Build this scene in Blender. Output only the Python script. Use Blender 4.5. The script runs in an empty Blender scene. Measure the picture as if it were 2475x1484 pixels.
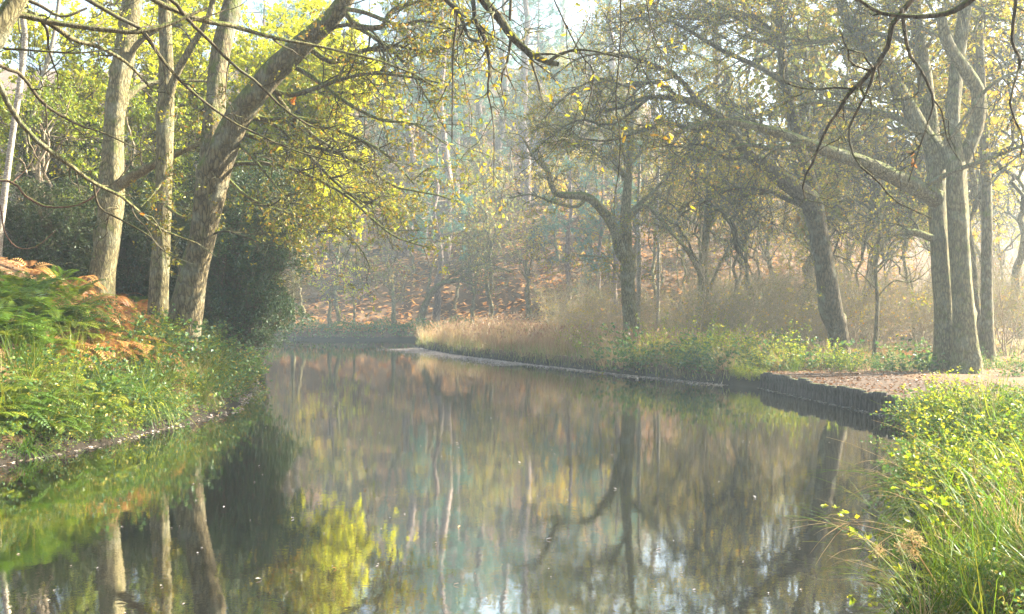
import bpy, math
import numpy as np
from mathutils import Vector
R_ = math.radians
rng = np.random.default_rng(11)
scene = bpy.context.scene
COL = scene.collection
# ------------------------------------------------------------------ camera model (photo measured in a 2474 x 1484 grid)
F, HY, CH = 2428.0, 752.0, 2.2
def P(px, py, Y):
    return np.array([(px - 1237) / F * Y, Y, CH - (py - HY) / F * Y])
def norm(v):
    return v / np.maximum(np.linalg.norm(v, axis=-1, keepdims=True), 1e-9)
def U(a, b, n=None):
    return rng.uniform(a, b, n)
# ------------------------------------------------------------------ mesh building
class MB:
    def __init__(s): s.V, s.Fc, s.n = [], [], 0
    def add(s, V, Fa, mi=0, hue=None):
        V = np.asarray(V, float).reshape(-1, 3); Fa = np.asarray(Fa, int)
        if len(V) == 0: return s
        if hue is None: hue = rng.random(len(Fa))
        s.V.append(V); s.Fc.append((Fa + s.n, mi, np.broadcast_to(hue, (len(Fa),)))); s.n += len(V); return s
    def build(s, name, mats, parent=None, smooth=True, loc=None):
        me = bpy.data.meshes.new(name)
        V = np.concatenate(s.V)
        if parent is not None and loc is None: loc = np.array(parent.location)
        if loc is not None: V = V - np.array(loc)
        me.vertices.add(len(V)); me.vertices.foreach_set('co', V.astype(np.float32).ravel())
        nf = sum(len(f) for f, _, _ in s.Fc); nl = sum(f.size for f, _, _ in s.Fc)
        me.loops.add(nl); me.loops.foreach_set('vertex_index', np.concatenate([f.ravel() for f, _, _ in s.Fc]).astype(np.int32))
        tot = np.concatenate([np.full(len(f), f.shape[1]) for f, _, _ in s.Fc])
        me.polygons.add(nf); me.polygons.foreach_set('loop_start', np.concatenate([[0], np.cumsum(tot)[:-1]]).astype(np.int32))
        me.polygons.foreach_set('material_index', np.concatenate([np.full(len(f), m) for f, m, _ in s.Fc]).astype(np.int32))
        me.polygons.foreach_set('use_smooth', np.full(nf, smooth))
        me.update(calc_edges=True)
        a = me.attributes.new('hue', 'FLOAT', 'FACE'); a.data.foreach_set('value', np.concatenate([h for _, _, h in s.Fc]).astype(np.float32))
        if not isinstance(mats, (list, tuple)): mats = [mats]
        for m in mats: me.materials.append(m)
        o = bpy.data.objects.new(name, me); COL.objects.link(o)
        if parent is not None: o.parent = parent
        elif loc is not None: o.location = loc
        return o
def tag(o, label=None, cat=None, group=None, kind=None):
    if label: o['label'] = label
    if cat: o['category'] = cat
    if group: o['group'] = group
    if kind: o['kind'] = kind
    return o
def thing(name, loc, label, cat, group=None):
    o = bpy.data.objects.new(name, None); COL.objects.link(o); o.location = loc; o.empty_display_size = .2
    return tag(o, label, cat, group)
def dup(o, loc, rz=0., sc=1., label=None, group=None, tilt=(0, 0)):
    c = o.copy(); COL.objects.link(c); c.location = loc; c.rotation_euler = (tilt[0], tilt[1], rz)
    c.scale = (sc, sc, sc) if np.isscalar(sc) else sc
    if label: c['label'] = label
    if group: c['group'] = group
    for ch in o.children:
        d = ch.copy(); COL.objects.link(d); d.parent = c
        for g in ch.children:
            e = g.copy(); COL.objects.link(e); e.parent = d
    return c
# ------------------------------------------------------------------ shape primitives (vectorised)
def tubes(Pn, Rn, S=4, lump=0.):
    Pn = np.asarray(Pn, float); Rn = np.asarray(Rn, float)
    if Pn.ndim == 2: Pn, Rn = Pn[None], Rn[None]
    N, K, _ = Pn.shape
    T = norm(np.gradient(Pn, axis=1)); m = norm(T.mean(1))
    ref = np.where(np.abs(m[:, 2:3]) < .8, np.array([[0, 0, 1.]]), np.array([[1., 0, 0]]))
    Uv = norm(np.cross(ref[:, None], T)); Vv = np.cross(T, Uv)
    a = np.arange(S) / S * 2 * math.pi
    rad = Rn[:, :, None] * np.ones(S)
    if lump:
        s = np.concatenate([np.zeros((N, 1)), np.cumsum(np.linalg.norm(np.diff(Pn, axis=1), axis=-1), 1)], 1)[:, :, None]
        ph = U(0, 6.28, 8)
        nz = .5 * np.sin(2 * a + 1.1 * s + ph[0]) + .45 * np.sin(3 * a - 1.7 * s + ph[1]) + .4 * np.sin(5 * a + .6 * s + ph[2]) \
            + .5 * np.sin(2.9 * s + ph[3] + np.sin(a + ph[4])) * np.sin(a + 1.9 * s + ph[5]) + .3 * np.sin(7 * a + 2.3 * s + ph[6])
        if K >= 24:
            for _ in range(9):
                a0, s0, hgt = U(0, 6.28), U(.6, 7), U(.1, .34); da = np.abs((a - a0 + math.pi) % (2 * math.pi) - math.pi); nz = nz + hgt / max(lump, .03) * np.exp(-(da / .4) ** 2 - ((s - s0) / .13) ** 2)
        rad = rad * (1 + lump * nz)
    V = Pn[:, :, None] + rad[..., None] * (np.cos(a)[:, None] * Uv[:, :, None] + np.sin(a)[:, None] * Vv[:, :, None])
    n, k, s = np.meshgrid(np.arange(N), np.arange(K - 1), np.arange(S), indexing='ij')
    s2 = (s + 1) % S; b = (n * K + k) * S
    Fa = np.stack([b + s, b + s2, b + S + s2, b + S + s], -1).reshape(-1, 4)
    return V.reshape(-1, 3), Fa
def ribbons(Pn, Wn, side):
    N, K, _ = Pn.shape
    A = Pn - side[:, None] * Wn[..., None] * .5; B = Pn + side[:, None] * Wn[..., None] * .5
    V = np.stack([A, B], 2).reshape(-1, 3)
    n, k = np.meshgrid(np.arange(N), np.arange(K - 1), indexing='ij'); b = (n * K + k) * 2
    return V, np.stack([b, b + 1, b + 3, b + 2], -1).reshape(-1, 4)
def leafq(pos, d, nrm, L, Wd, fold=.12):
    """one folded four-cornered leaf each"""
    d = norm(d); side = norm(np.cross(nrm, d)); nn = np.cross(d, side)
    L = np.broadcast_to(L, (len(pos),))[:, None]; Wd = np.broadcast_to(Wd, (len(pos),))[:, None]
    V = np.stack([pos, pos + d * L * .48 + side * Wd * .5 + nn * fold * L, pos + d * L, pos + d * L * .48 - side * Wd * .5 + nn * fold * L], 1)
    return V.reshape(-1, 3), np.arange(len(pos) * 4).reshape(-1, 4)
LOBE = [(0, 0), (.10, .13), (.22, .10), (.34, .25), (.45, .14), (.60, .30), (.70, .17), (.84, .22), (1, 0)]
def leaflobed(pos, d, nrm, L, fold=.25):
    d = norm(d); side = norm(np.cross(nrm, d)); nn = np.cross(d, side); L = np.broadcast_to(L, (len(pos),))[:, None]
    vs, N, h = [], len(pos), len(LOBE)
    for sg in (1, -1):
        for t, w in LOBE: vs.append(pos + d * L * t + side * L * w * sg + nn * L * (w * fold - .25 * t * t))
    V = np.stack(vs, 1).reshape(-1, 3); b = np.arange(N)[:, None] * 2 * h
    Fa = np.concatenate([b + np.arange(h), b + h + np.arange(h)[::-1]], 0)
    return V, Fa
def randdir(n, zb=0., zs=1.):
    v = rng.normal(size=(n, 3)); v[:, 2] = v[:, 2] * zs + zb
    return norm(v)
def rwalk(p0, d0, L, K, wander=.2, up=0.):
    N = len(p0); pts = np.empty((N, K, 3)); pts[:, 0] = p0; d = norm(d0); L = np.broadcast_to(L, (N,)); st = (L / (K - 1))[:, None]
    up = np.broadcast_to(up, (N,))
    for k in range(1, K):
        d = d + wander * rng.normal(size=(N, 3)); d[:, 2] += up; d = norm(d)
        pts[:, k] = pts[:, k - 1] + d * st
    return pts
def at(paths, idx, t):
    K = paths.shape[1]; f = t * (K - 1); i = np.minimum(f.astype(int), K - 2); w = (f - i)
    a, b = paths[idx, i], paths[idx, i + 1]
    if a.ndim == 1: return a * (1 - w) + b * w, None
    return a * (1 - w[:, None]) + b * w[:, None], norm(b - a)
def children(paths, radii, dens, t0, t1, Lmin, Lmax, ang=(35, 75), wander=.25, up=0., K=6, rk=.65, rmax=.05, rtip=.002, flat=1.):
    ln = np.linalg.norm(np.diff(paths, axis=1), axis=-1).sum(1)
    n = np.maximum(rng.poisson(ln * dens), 1); idx = np.repeat(np.arange(len(paths)), n); N = len(idx)
    t = U(t0, t1, N); p, tg = at(paths, idx, t); r, _ = at(radii, idx, t)
    pr = rng.normal(size=(N, 3)); pr[:, 2] *= flat; pr = norm(pr - tg * (pr * tg).sum(1, keepdims=True))
    a = np.radians(U(*ang, N))[:, None]
    L = U(Lmin, Lmax, N) * (1.15 - .5 * t)
    q = rwalk(p, np.cos(a) * tg + np.sin(a) * pr, L, K, wander, up)
    r0 = np.minimum(r * rk, rmax * L / Lmax + .001)
    return q, r0[:, None] + (np.minimum(rtip, r0)[:, None] - r0[:, None]) * np.linspace(0, 1, K) ** .8
def crsp(pts, K):
    pts = np.asarray(pts, float); n = len(pts)
    e = np.concatenate([[2 * pts[0] - pts[1]], pts, [2 * pts[-1] - pts[-2]]])
    u = np.linspace(0, n - 1 - 1e-6, K); i = u.astype(int); t = (u - i)[:, None]
    a, b, c, d = e[i], e[i + 1], e[i + 2], e[i + 3]
    return .5 * (2 * b + (c - a) * t + (2 * a - 5 * b + 4 * c - d) * t * t + (3 * b - a - 3 * c + d) * t ** 3)
def trace(pts, Y0, Y1=None, w0=10, w1=4, K=16, wob=0.):
    """a limb measured in the photo: (px, py) points at depths Y0..Y1 metres, widths w0..w1 px"""
    Y1 = Y0 if Y1 is None else Y1; n = len(pts)
    Ys = np.linspace(Y0, Y1, n); q = crsp([P(x, y, Y) for (x, y), Y in zip(pts, Ys)], K)
    if wob: q[1:-1] += rng.normal(size=(K - 2, 3)) * wob
    return q, np.linspace(w0, w1, K) / 2 / F * np.linspace(Y0, Y1, K)
# ------------------------------------------------------------------ terrain
WP = np.array([(-12, 0), (-6, 1.8), (-1.5, 2.8), (1.2, 4.3), (2.7, 7), (4, 10), (5.3, 13.5), (6.4, 16.3), (8.05, 18.4), (8, 20.2), (7.2, 28.7), (6.5, 29.8), (3.9, 34.9), (1.1, 41),
    (-2.8, 50.4), (-5.6, 60), (-6.2, 64), (-5, 70), (-5.5, 74.5), (-7, 76), (-20, 76.5), (-40, 77), (-75, 78), (-75, 60), (-45, 57), (-28, 53), (-18, 46), (-12, 40), (-9, 34.5),
    (-7.9, 31), (-7.1, 27), (-6.2, 22), (-6.5, 19.5), (-6.9, 16), (-7.4, 14.5), (-8, 10), (-9, 5)], float)
def sdist(x, y):
    x = np.asarray(x, float); y = np.asarray(y, float); best = np.full(x.shape, 1e9); ins = np.zeros(x.shape, bool)
    for (ax, ay), (bx, by) in zip(WP, np.roll(WP, -1, 0)):
        dx, dy = bx - ax, by - ay; t = np.clip(((x - ax) * dx + (y - ay) * dy) / (dx * dx + dy * dy), 0, 1)
        best = np.minimum(best, np.hypot(x - ax - t * dx, y - ay - t * dy))
        c = (ay > y) != (by > y)
        ins ^= c & (x < (bx - ax) * (y - ay) / ((by - ay) if by != ay else 1e-9) + ax)
    return np.where(ins, -best, best)
def sst(a, b, x):
    t = np.clip((x - a) / (b - a), 0, 1); return t * t * (3 - 2 * t)
def bumps(x, y):
    return .5 * np.sin(.9 * x + 1.3 * np.sin(.53 * y)) * np.sin(.8 * y + .6) + .3 * np.sin(2.1 * x + .7 * y + 1) + .25 * np.sin(1.7 * y - 1.3 * x) + .2 * np.sin(4.1 * x + 2 * np.sin(3.3 * y))
def ground(x, y):
    x = np.asarray(x, float); y = np.asarray(y, float); d = sdist(x, y)
    dl = np.maximum(d, 0)
    cx = np.interp(y, [0, 10, 20, 30, 40, 50, 60, 70], [-9, -2, .5, 0, -5, -10, -30, -80])
    left = (x < cx) & (y < 66)
    hL = .12 * sst(0, .3, dl) + .78 * np.minimum(dl, 2.3) + .42 * np.clip(dl - 2.3, 0, 4) + .12 * np.clip(dl - 6.3, 0, 20)
    hL = hL * (1 - .6 * sst(29, 34, y))
    near = 1 - sst(14, 19, y)
    hR = .40 * sst(0, .5, dl) + near * .07 * np.minimum(dl, 5) + .02 * np.clip(dl - 8, 0, 60)
    hF = .55 * sst(0, .8, dl) + .12 * np.minimum(dl, 4)
    far = sst(68, 77, y)
    h = np.where(left, hL, hR * (1 - far) + hF * far)
    sl = .40 - .13 * sst(12, 45, x)
    hy = y - 80 + 4 * np.sin(x * .09)
    h = h + sl * (np.clip(hy, 0, 130) + 0) * sst(0, 10, hy)
    amp = np.where(left, .10, .035 + .12 * sst(76, 90, y)) * sst(.2, 2.5, dl)
    h = h + amp * bumps(x, y)
    return np.where(d > 0, h, -.7 * sst(0, 2, -d) - .02)
def gz(x, y): return float(ground(np.array([x]), np.array([y]))[0])
def G(px, py):
    """ground point seen at a pixel"""
    Y = np.concatenate([np.arange(5, 60, .1), np.arange(60, 220, .5)])
    X = (px - 1237) / F * Y; Z = CH - (py - HY) / F * Y; g = np.maximum(ground(X, Y), 0)
    i = np.argmax(Z <= g); return np.array([X[i], Y[i], g[i]])
def ongr(x, y, dz=0.): return np.stack([x, y, ground(x, y) + dz], -1)
# ------------------------------------------------------------------ materials
def newmat(name):
    m = bpy.data.materials.new(name); m.use_nodes = True; nt = m.node_tree; nt.nodes.clear()
    out = nt.nodes.new('ShaderNodeOutputMaterial'); return m, nt, out
def N(nt, typ, **kw):
    n = nt.nodes.new(typ)
    for k, v in kw.items():
        if k.startswith('i_'): n.inputs[k[2:].replace('_', ' ')].default_value = v
        else: setattr(n, k, v)
    return n
def ramp(nt, src, stops, interp='LINEAR'):
    r = nt.nodes.new('ShaderNodeValToRGB'); r.color_ramp.interpolation = interp
    el = r.color_ramp.elements
    while len(el) < len(stops): el.new(.5)
    for e, (p, c) in zip(el, stops): e.position = p; e.color = (*c, 1)
    if src is not None: nt.links.new(src, r.inputs[0])
    return r
def leafmat(name, cols, trans=.5, gloss=.025, rough=.45, jit=.12):
    m, nt, out = newmat(name); L = nt.links.new
    a = N(nt, 'ShaderNodeAttribute', attribute_name='hue')
    oi = N(nt, 'ShaderNodeObjectInfo')
    mx = N(nt, 'ShaderNodeMath', operation='MULTIPLY_ADD'); L(oi.outputs['Random'], mx.inputs[0]); mx.inputs[1].default_value = jit
    L(a.outputs['Fac'], mx.inputs[2])
    sb = N(nt, 'ShaderNodeMath', operation='SUBTRACT'); L(mx.outputs[0], sb.inputs[0]); sb.inputs[1].default_value = jit / 2
    n = len(cols); r = ramp(nt, sb.outputs[0], [(i / (n - 1), c) for i, c in enumerate(cols)])
    df = N(nt, 'ShaderNodeBsdfDiffuse'); tr = N(nt, 'ShaderNodeBsdfTranslucent'); gl = N(nt, 'ShaderNodeBsdfGlossy', i_Roughness=rough)
    gl.inputs['Color'].default_value = (.9, .95, 1, 1)
    L(r.outputs[0], df.inputs['Color']); L(r.outputs[0], tr.inputs['Color'])
    m1 = N(nt, 'ShaderNodeMixShader'); m1.inputs[0].default_value = trans; L(df.outputs[0], m1.inputs[1]); L(tr.outputs[0], m1.inputs[2])
    m2 = N(nt, 'ShaderNodeMixShader'); m2.inputs[0].default_value = gloss; L(m1.outputs[0], m2.inputs[1]); L(gl.outputs[0], m2.inputs[2])
    L(m2.outputs[0], out.inputs['Surface']); return m
def barkmat(name, dark, light, moss=(.10, .13, .02), mossamt=.5, scale=9., zs=.16, bump=.6, lichen=(.30, .33, .25), patch=.35):
    m, nt, out = newmat(name); L = nt.links.new
    tc = N(nt, 'ShaderNodeTexCoord'); mp = N(nt, 'ShaderNodeMapping'); mp.inputs['Scale'].default_value = (1, 1, zs); L(tc.outputs['Object'], mp.inputs[0])
    n1 = N(nt, 'ShaderNodeTexNoise', i_Scale=scale * 1.6, i_Detail=7., i_Roughness=.65); L(mp.outputs[0], n1.inputs['Vector'])
    vo = N(nt, 'ShaderNodeTexVoronoi', feature='DISTANCE_TO_EDGE', i_Scale=scale * 1.5)
    wv = N(nt, 'ShaderNodeVectorMath', operation='MULTIPLY_ADD'); L(n1.outputs['Color'], wv.inputs[0]); wv.inputs[1].default_value = (.12, .12, .12); L(mp.outputs[0], wv.inputs[2]); L(wv.outputs[0], vo.inputs['Vector'])
    vr = ramp(nt, vo.outputs[0], [(0, (0, 0, 0)), (.22, (1, 1, 1))])
    hmx = N(nt, 'ShaderNodeMix', data_type='RGBA', blend_type='MULTIPLY'); hmx.inputs[0].default_value = .75; L(n1.outputs['Fac'], hmx.inputs[6]); L(vr.outputs[0], hmx.inputs[7])
    r = ramp(nt, hmx.outputs[2], [(.08, dark), (.55, light)])
    n2 = N(nt, 'ShaderNodeTexNoise', i_Scale=1.7, i_Detail=5., i_Roughness=.6); L(tc.outputs['Object'], n2.inputs['Vector'])
    lr = ramp(nt, n2.outputs['Fac'], [(.52, (0, 0, 0)), (.66, (patch,) * 3)])
    lm = N(nt, 'ShaderNodeMix', data_type='RGBA'); L(lr.outputs[0], lm.inputs[0]); L(r.outputs[0], lm.inputs[6]); lm.inputs[7].default_value = (*lichen, 1)
    ge = N(nt, 'ShaderNodeNewGeometry'); sx = N(nt, 'ShaderNodeSeparateXYZ'); L(ge.outputs['Normal'], sx.inputs[0])
    n3 = N(nt, 'ShaderNodeTexNoise', i_Scale=3.1, i_Detail=6., i_Roughness=.7); L(tc.outputs['Object'], n3.inputs['Vector'])
    ad = N(nt, 'ShaderNodeMath', operation='MULTIPLY_ADD'); L(sx.outputs[2], ad.inputs[0]); ad.inputs[1].default_value = .35; L(n3.outputs['Fac'], ad.inputs[2])
    mr = ramp(nt, ad.outputs[0], [(.62 - .25 * mossamt, (0, 0, 0)), (.82 - .25 * mossamt, (.85,) * 3)])
    mm = N(nt, 'ShaderNodeMix', data_type='RGBA'); L(mr.outputs[0], mm.inputs[0]); L(lm.outputs[2], mm.inputs[6]); mm.inputs[7].default_value = (*moss, 1)
    bs = N(nt, 'ShaderNodeBsdfPrincipled', i_Roughness=.9); L(mm.outputs[2], bs.inputs['Base Color']); bs.inputs['Specular IOR Level'].default_value = .2
    bp = N(nt, 'ShaderNodeBump', i_Strength=bump, i_Distance=.04); L(hmx.outputs[2], bp.inputs['Height']); L(bp.outputs[0], bs.inputs['Normal'])
    L(bs.outputs[0], out.inputs['Surface']); return m
def stainmat(name, cols, scale=3., bump=.4, bd=.03, rough=.95, fine=30.):
    m, nt, out = newmat(name); L = nt.links.new
    tc = N(nt, 'ShaderNodeTexCoord')
    a = N(nt, 'ShaderNodeTexNoise', i_Scale=scale, i_Detail=9., i_Roughness=.72); L(tc.outputs['Object'], a.inputs['Vector'])
    b = N(nt, 'ShaderNodeTexVoronoi', i_Scale=fine); L(tc.outputs['Object'], b.inputs['Vector'])
    mx = N(nt, 'ShaderNodeMix', data_type='RGBA'); mx.inputs[0].default_value = .45; L(a.outputs['Fac'], mx.inputs[6]); L(b.outputs['Color'], mx.inputs[7])
    n = len(cols); r = ramp(nt, mx.outputs[2], [(.2 + .6 * i / (n - 1), c) for i, c in enumerate(cols)])
    bs = N(nt, 'ShaderNodeBsdfPrincipled', i_Roughness=rough); L(r.outputs[0], bs.inputs['Base Color']); bs.inputs['Specular IOR Level'].default_value = .2
    bp = N(nt, 'ShaderNodeBump', i_Strength=bump, i_Distance=bd); L(mx.outputs[2], bp.inputs['Height']); L(bp.outputs[0], bs.inputs['Normal'])
    L(bs.outputs[0], out.inputs['Surface']); return m
M = {}
def groundmat():
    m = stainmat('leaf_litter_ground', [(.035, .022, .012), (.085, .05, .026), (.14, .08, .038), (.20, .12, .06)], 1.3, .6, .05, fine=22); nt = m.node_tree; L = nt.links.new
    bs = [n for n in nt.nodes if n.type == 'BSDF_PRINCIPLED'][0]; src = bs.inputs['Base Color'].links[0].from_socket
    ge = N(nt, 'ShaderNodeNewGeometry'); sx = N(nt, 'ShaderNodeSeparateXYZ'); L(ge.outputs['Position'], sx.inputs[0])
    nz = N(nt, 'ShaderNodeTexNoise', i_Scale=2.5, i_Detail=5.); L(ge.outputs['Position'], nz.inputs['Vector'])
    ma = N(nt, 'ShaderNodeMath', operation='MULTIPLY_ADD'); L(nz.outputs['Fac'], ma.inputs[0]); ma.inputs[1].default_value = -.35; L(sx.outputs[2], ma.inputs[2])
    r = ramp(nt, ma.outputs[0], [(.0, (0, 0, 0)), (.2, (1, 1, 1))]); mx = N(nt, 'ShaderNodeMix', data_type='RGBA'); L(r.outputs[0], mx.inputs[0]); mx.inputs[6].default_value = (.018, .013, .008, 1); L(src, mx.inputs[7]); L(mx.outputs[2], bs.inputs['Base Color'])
    return m
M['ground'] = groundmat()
M['path'] = stainmat('muddy_leafy_path', [(.022, .014, .010), (.045, .028, .019), (.07, .042, .026), (.12, .065, .035)], 2.2, .5, .03, fine=26)
M['bark_grey'] = barkmat('grey_oak_bark', (.06, .05, .026), (.25, .212, .105), mossamt=.3, scale=10, zs=.26, bump=1.)
M['bark_oak'] = barkmat('brown_oak_bark', (.05, .038, .022), (.20, .16, .085), mossamt=.4, scale=8, zs=.28, bump=1.)
M['bark_moss'] = barkmat('mossy_dark_bark', (.03, .022, .014), (.13, .10, .06), moss=(.09, .11, .012), mossamt=.15, scale=9, zs=.28, bump=1.)
M['bark_twig'] = barkmat('lichened_twig_bark', (.035, .026, .016), (.105, .082, .05), moss=(.09, .10, .025), mossamt=.25, scale=14, bump=.3, lichen=(.16, .17, .12))
M['bark_vine'] = barkmat('reddish_stem_bark', (.06, .03, .022), (.15, .085, .06), mossamt=.0, scale=14, bump=.3)
M['bark_birch'] = barkmat('white_birch_bark', (.14, .11, .08), (.46, .42, .34), mossamt=.05, scale=7, zs=2.2, bump=.3, lichen=(.12, .10, .07), patch=.6)
M['bark_pine'] = barkmat('pink_grey_pine_bark', (.09, .065, .055), (.27, .20, .17), mossamt=.0, scale=7, zs=.3, bump=.8, lichen=(.32, .22, .16))
M['bark_hazel'] = barkmat('pale_brown_stem_bark', (.20, .15, .10), (.44, .35, .25), mossamt=.05, scale=12, bump=.2)
YG = (.42, .40, .02); 
M['lf_yellow'] = leafmat('bright_yellow_green_leaf', [(.36, .44, .010), (.54, .54, .010), (.46, .52, .012), (.66, .52, .012), (.28, .38, .010)], .62)
M['lf_oak'] = leafmat('autumn_oak_leaf', [(.11, .16, .012), (.18, .20, .012), (.30, .25, .015), (.15, .18, .014), (.36, .18, .018), (.14, .17, .015), (.40, .30, .015)], .5)
M['lf_oakgold'] = leafmat('golden_oak_leaf', [(.22, .24, .015), (.42, .34, .015), (.50, .33, .015), (.26, .27, .015), (.48, .20, .015)], .55)
M['lf_olive'] = leafmat('olive_leaf', [(.11, .15, .035), (.20, .21, .03), (.14, .18, .05), (.34, .26, .03), (.28, .14, .03)], .5)
M['lf_holly'] = leafmat('glossy_holly_leaf', [(.025, .055, .018), (.04, .08, .022), (.06, .10, .022), (.025, .06, .02), (.13, .15, .02)], .25, .03, .45)
M['lf_rhodo'] = leafmat('dark_evergreen_leaf', [(.02, .035, .012), (.04, .06, .015), (.06, .08, .02), (.025, .045, .015)], .3, .015)
M['lf_shrub'] = leafmat('mid_green_shrub_leaf', [(.12, .19, .015), (.19, .26, .015), (.28, .32, .02), (.42, .42, .02)], .5)
M['lf_pine'] = leafmat('blue_green_pine_needle', [(.05, .15, .11), (.07, .18, .13), (.10, .20, .14), (.06, .14, .09)], .35)
M['fern_green'] = leafmat('green_fern', [(.06, .12, .010), (.09, .16, .012), (.15, .21, .015), (.24, .25, .02)], .5, jit=.6)
M['fern_dry'] = leafmat('dry_orange_fern', [(.32, .14, .035), (.44, .21, .06), (.50, .28, .09), (.30, .115, .03), (.54, .34, .13)], .45, jit=.5)
M['bramble'] = leafmat('bramble_leaf', [(.05, .11, .03), (.07, .15, .04), (.10, .18, .03), (.16, .22, .03), (.07, .14, .05), (.40, .30, .03)], .45, .025, jit=.3)
M['nettle'] = leafmat('yellow_green_herb_leaf', [(.13, .22, .012), (.22, .29, .012), (.33, .36, .012), (.48, .43, .02)], .55, jit=.4)
M['grass'] = leafmat('green_grass_blade', [(.05, .10, .008), (.08, .14, .010), (.13, .18, .012), (.28, .25, .025)], .5, .015, jit=.4)
M['sedge'] = leafmat('deep_green_sedge_blade', [(.035, .09, .008), (.06, .13, .010), (.10, .18, .012), (.34, .32, .025)], .5, .02, .4, jit=.3)
M['straw'] = leafmat('dry_straw_blade', [(.28, .19, .08), (.38, .28, .12), (.45, .33, .15), (.30, .17, .08)], .45)
M['reed'] = leafmat('pinkish_dry_reed', [(.28, .16, .09), (.36, .22, .13), (.22, .10, .055), (.44, .34, .18), (.33, .16, .09), (.22, .20, .06)], .45)
M['reedgreen'] = leafmat('green_reed_blade', [(.14, .20, .05), (.20, .24, .06), (.30, .30, .09), (.38, .33, .13)], .45)
M['litter'] = leafmat('fallen_leaf', [(.16, .07, .025), (.28, .13, .04), (.36, .19, .06), (.22, .10, .04), (.42, .24, .10), (.48, .33, .20)], .25)
M['litter_dark'] = leafmat('shade_toned_fallen_leaf', [(.06, .03, .016), (.13, .06, .025), (.20, .09, .03), (.09, .045, .02), (.30, .13, .04)], .2)  # browner litter for the path, whose partial shade is put into the leaf colour
M['float'] = leafmat('pale_floating_leaf', [(.30, .24, .20), (.42, .36, .32), (.36, .26, .18), (.50, .44, .40), (.30, .18, .08)], .1, .12)
M['orange'] = leafmat('bright_orange_leaf', [(.45, .16, .02), (.50, .22, .03), (.36, .12, .02), (.48, .36, .03), (.30, .34, .03)], .55)
def woodmat():
    m = barkmat('wet_dark_timber', (.018, .014, .013), (.11, .092, .085), mossamt=.05, scale=14, zs=.1, bump=1., lichen=(.2, .18, .17), patch=.35); return m
M['pile'] = woodmat()
def watermat():
    m, nt, out = newmat('still_canal_water'); L = nt.links.new
    tc = N(nt, 'ShaderNodeTexCoord')
    bs = N(nt, 'ShaderNodeBsdfPrincipled', i_Roughness=.02); bs.inputs['Base Color'].default_value = (.004, .0042, .002, 1); bs.inputs['IOR'].default_value = 4.8
    bs.inputs['Specular IOR Level'].default_value = .8
    n1 = N(nt, 'ShaderNodeTexNoise', i_Scale=9., i_Detail=3., i_Roughness=.6); L(tc.outputs['Object'], n1.inputs['Vector'])
    n2 = N(nt, 'ShaderNodeTexNoise', i_Scale=1.1, i_Detail=2.); L(tc.outputs['Object'], n2.inputs['Vector'])
    b1 = N(nt, 'ShaderNodeBump', i_Strength=.07, i_Distance=.006); L(n1.outputs['Fac'], b1.inputs['Height'])
    b2 = N(nt, 'ShaderNodeBump', i_Strength=.045, i_Distance=.03); L(n2.outputs['Fac'], b2.inputs['Height']); L(b1.outputs[0], b2.inputs['Normal'])
    L(b2.outputs[0], bs.inputs['Normal']); L(bs.outputs[0], out.inputs['Surface']); return m
M['water'] = watermat()
# ------------------------------------------------------------------ ground, water, path, haze
xs = np.concatenate([np.linspace(-420, -60, 19), np.arange(-56, -24, 1.), np.arange(-24, 26, .3), np.arange(26, 60, 1.), np.linspace(64, 420, 19)])
ys = np.concatenate([np.linspace(-60, -8, 8), np.arange(-5, 66, .3), np.arange(66, 100, .7), np.arange(100, 230, 3.), np.linspace(240, 700, 12)])
gx, gy = np.meshgrid(xs, ys); gzv = ground(gx, gy)
nx, ny = len(xs), len(ys); i, j = np.meshgrid(np.arange(nx - 1), np.arange(ny - 1)); b = j * nx + i
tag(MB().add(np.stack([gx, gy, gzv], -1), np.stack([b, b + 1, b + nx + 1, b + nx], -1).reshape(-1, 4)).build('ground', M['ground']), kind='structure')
wx, wy = np.meshgrid(np.linspace(-80, 16, 25), np.linspace(-1, 80, 22)); nx, ny = 25, 22
i, j = np.meshgrid(np.arange(nx - 1), np.arange(ny - 1)); b = j * nx + i
tag(MB().add(np.stack([wx, wy, wx * 0], -1), np.stack([b, b + 1, b + nx + 1, b + nx], -1).reshape(-1, 4)).build('canal_water', M['water']), kind='structure')
# leafy path behind the piled edge
pv, K1 = [], 30
for k in range(K1):
    y = 18.0 + (29.2 - 18.0) * k / (K1 - 1); x0 = np.interp(y, [18, 18.4, 20.2, 28.7, 29.2], [7.95, 8.07, 8.02, 7.22, 7.25])
    w = 4.0 - .9 * math.sin(k * .35)
    for q in range(14):
        x = x0 + w * q / 13; pv.append((x, y, max(.405 + .012 * math.sin(3 * x + 2 * y), gz(x, y) + .012) if q else .40))
b = (np.arange(K1 - 1)[:, None] * 14 + np.arange(13)).ravel()
tag(MB().add(pv, np.stack([b, b + 1, b + 15, b + 14], -1)).build('path', M['path']), kind='structure')
def haze():
    m, nt, out = newmat('pale_morning_haze')
    v = N(nt, 'ShaderNodeVolumePrincipled'); v.inputs['Color'].default_value = (.73, .89, 1, 1); v.inputs['Density'].default_value = .00105; v.inputs['Anisotropy'].default_value = .5
    nt.links.new(v.outputs[0], out.inputs['Volume'])
    x0, x1, y0, y1, z0, z1 = -430, 430, -70, 710, -1.75, 68
    c = [(x, y, z) for z in (z0, z1) for y in (y0, y1) for x in (x0, x1)]
    o = MB().add(c, [(0, 2, 3, 1), (4, 5, 7, 6), (0, 1, 5, 4), (2, 6, 7, 3), (0, 4, 6, 2), (1, 3, 7, 5)]).build('haze', m, smooth=False)
    tag(o, kind='stuff')
haze()
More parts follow.
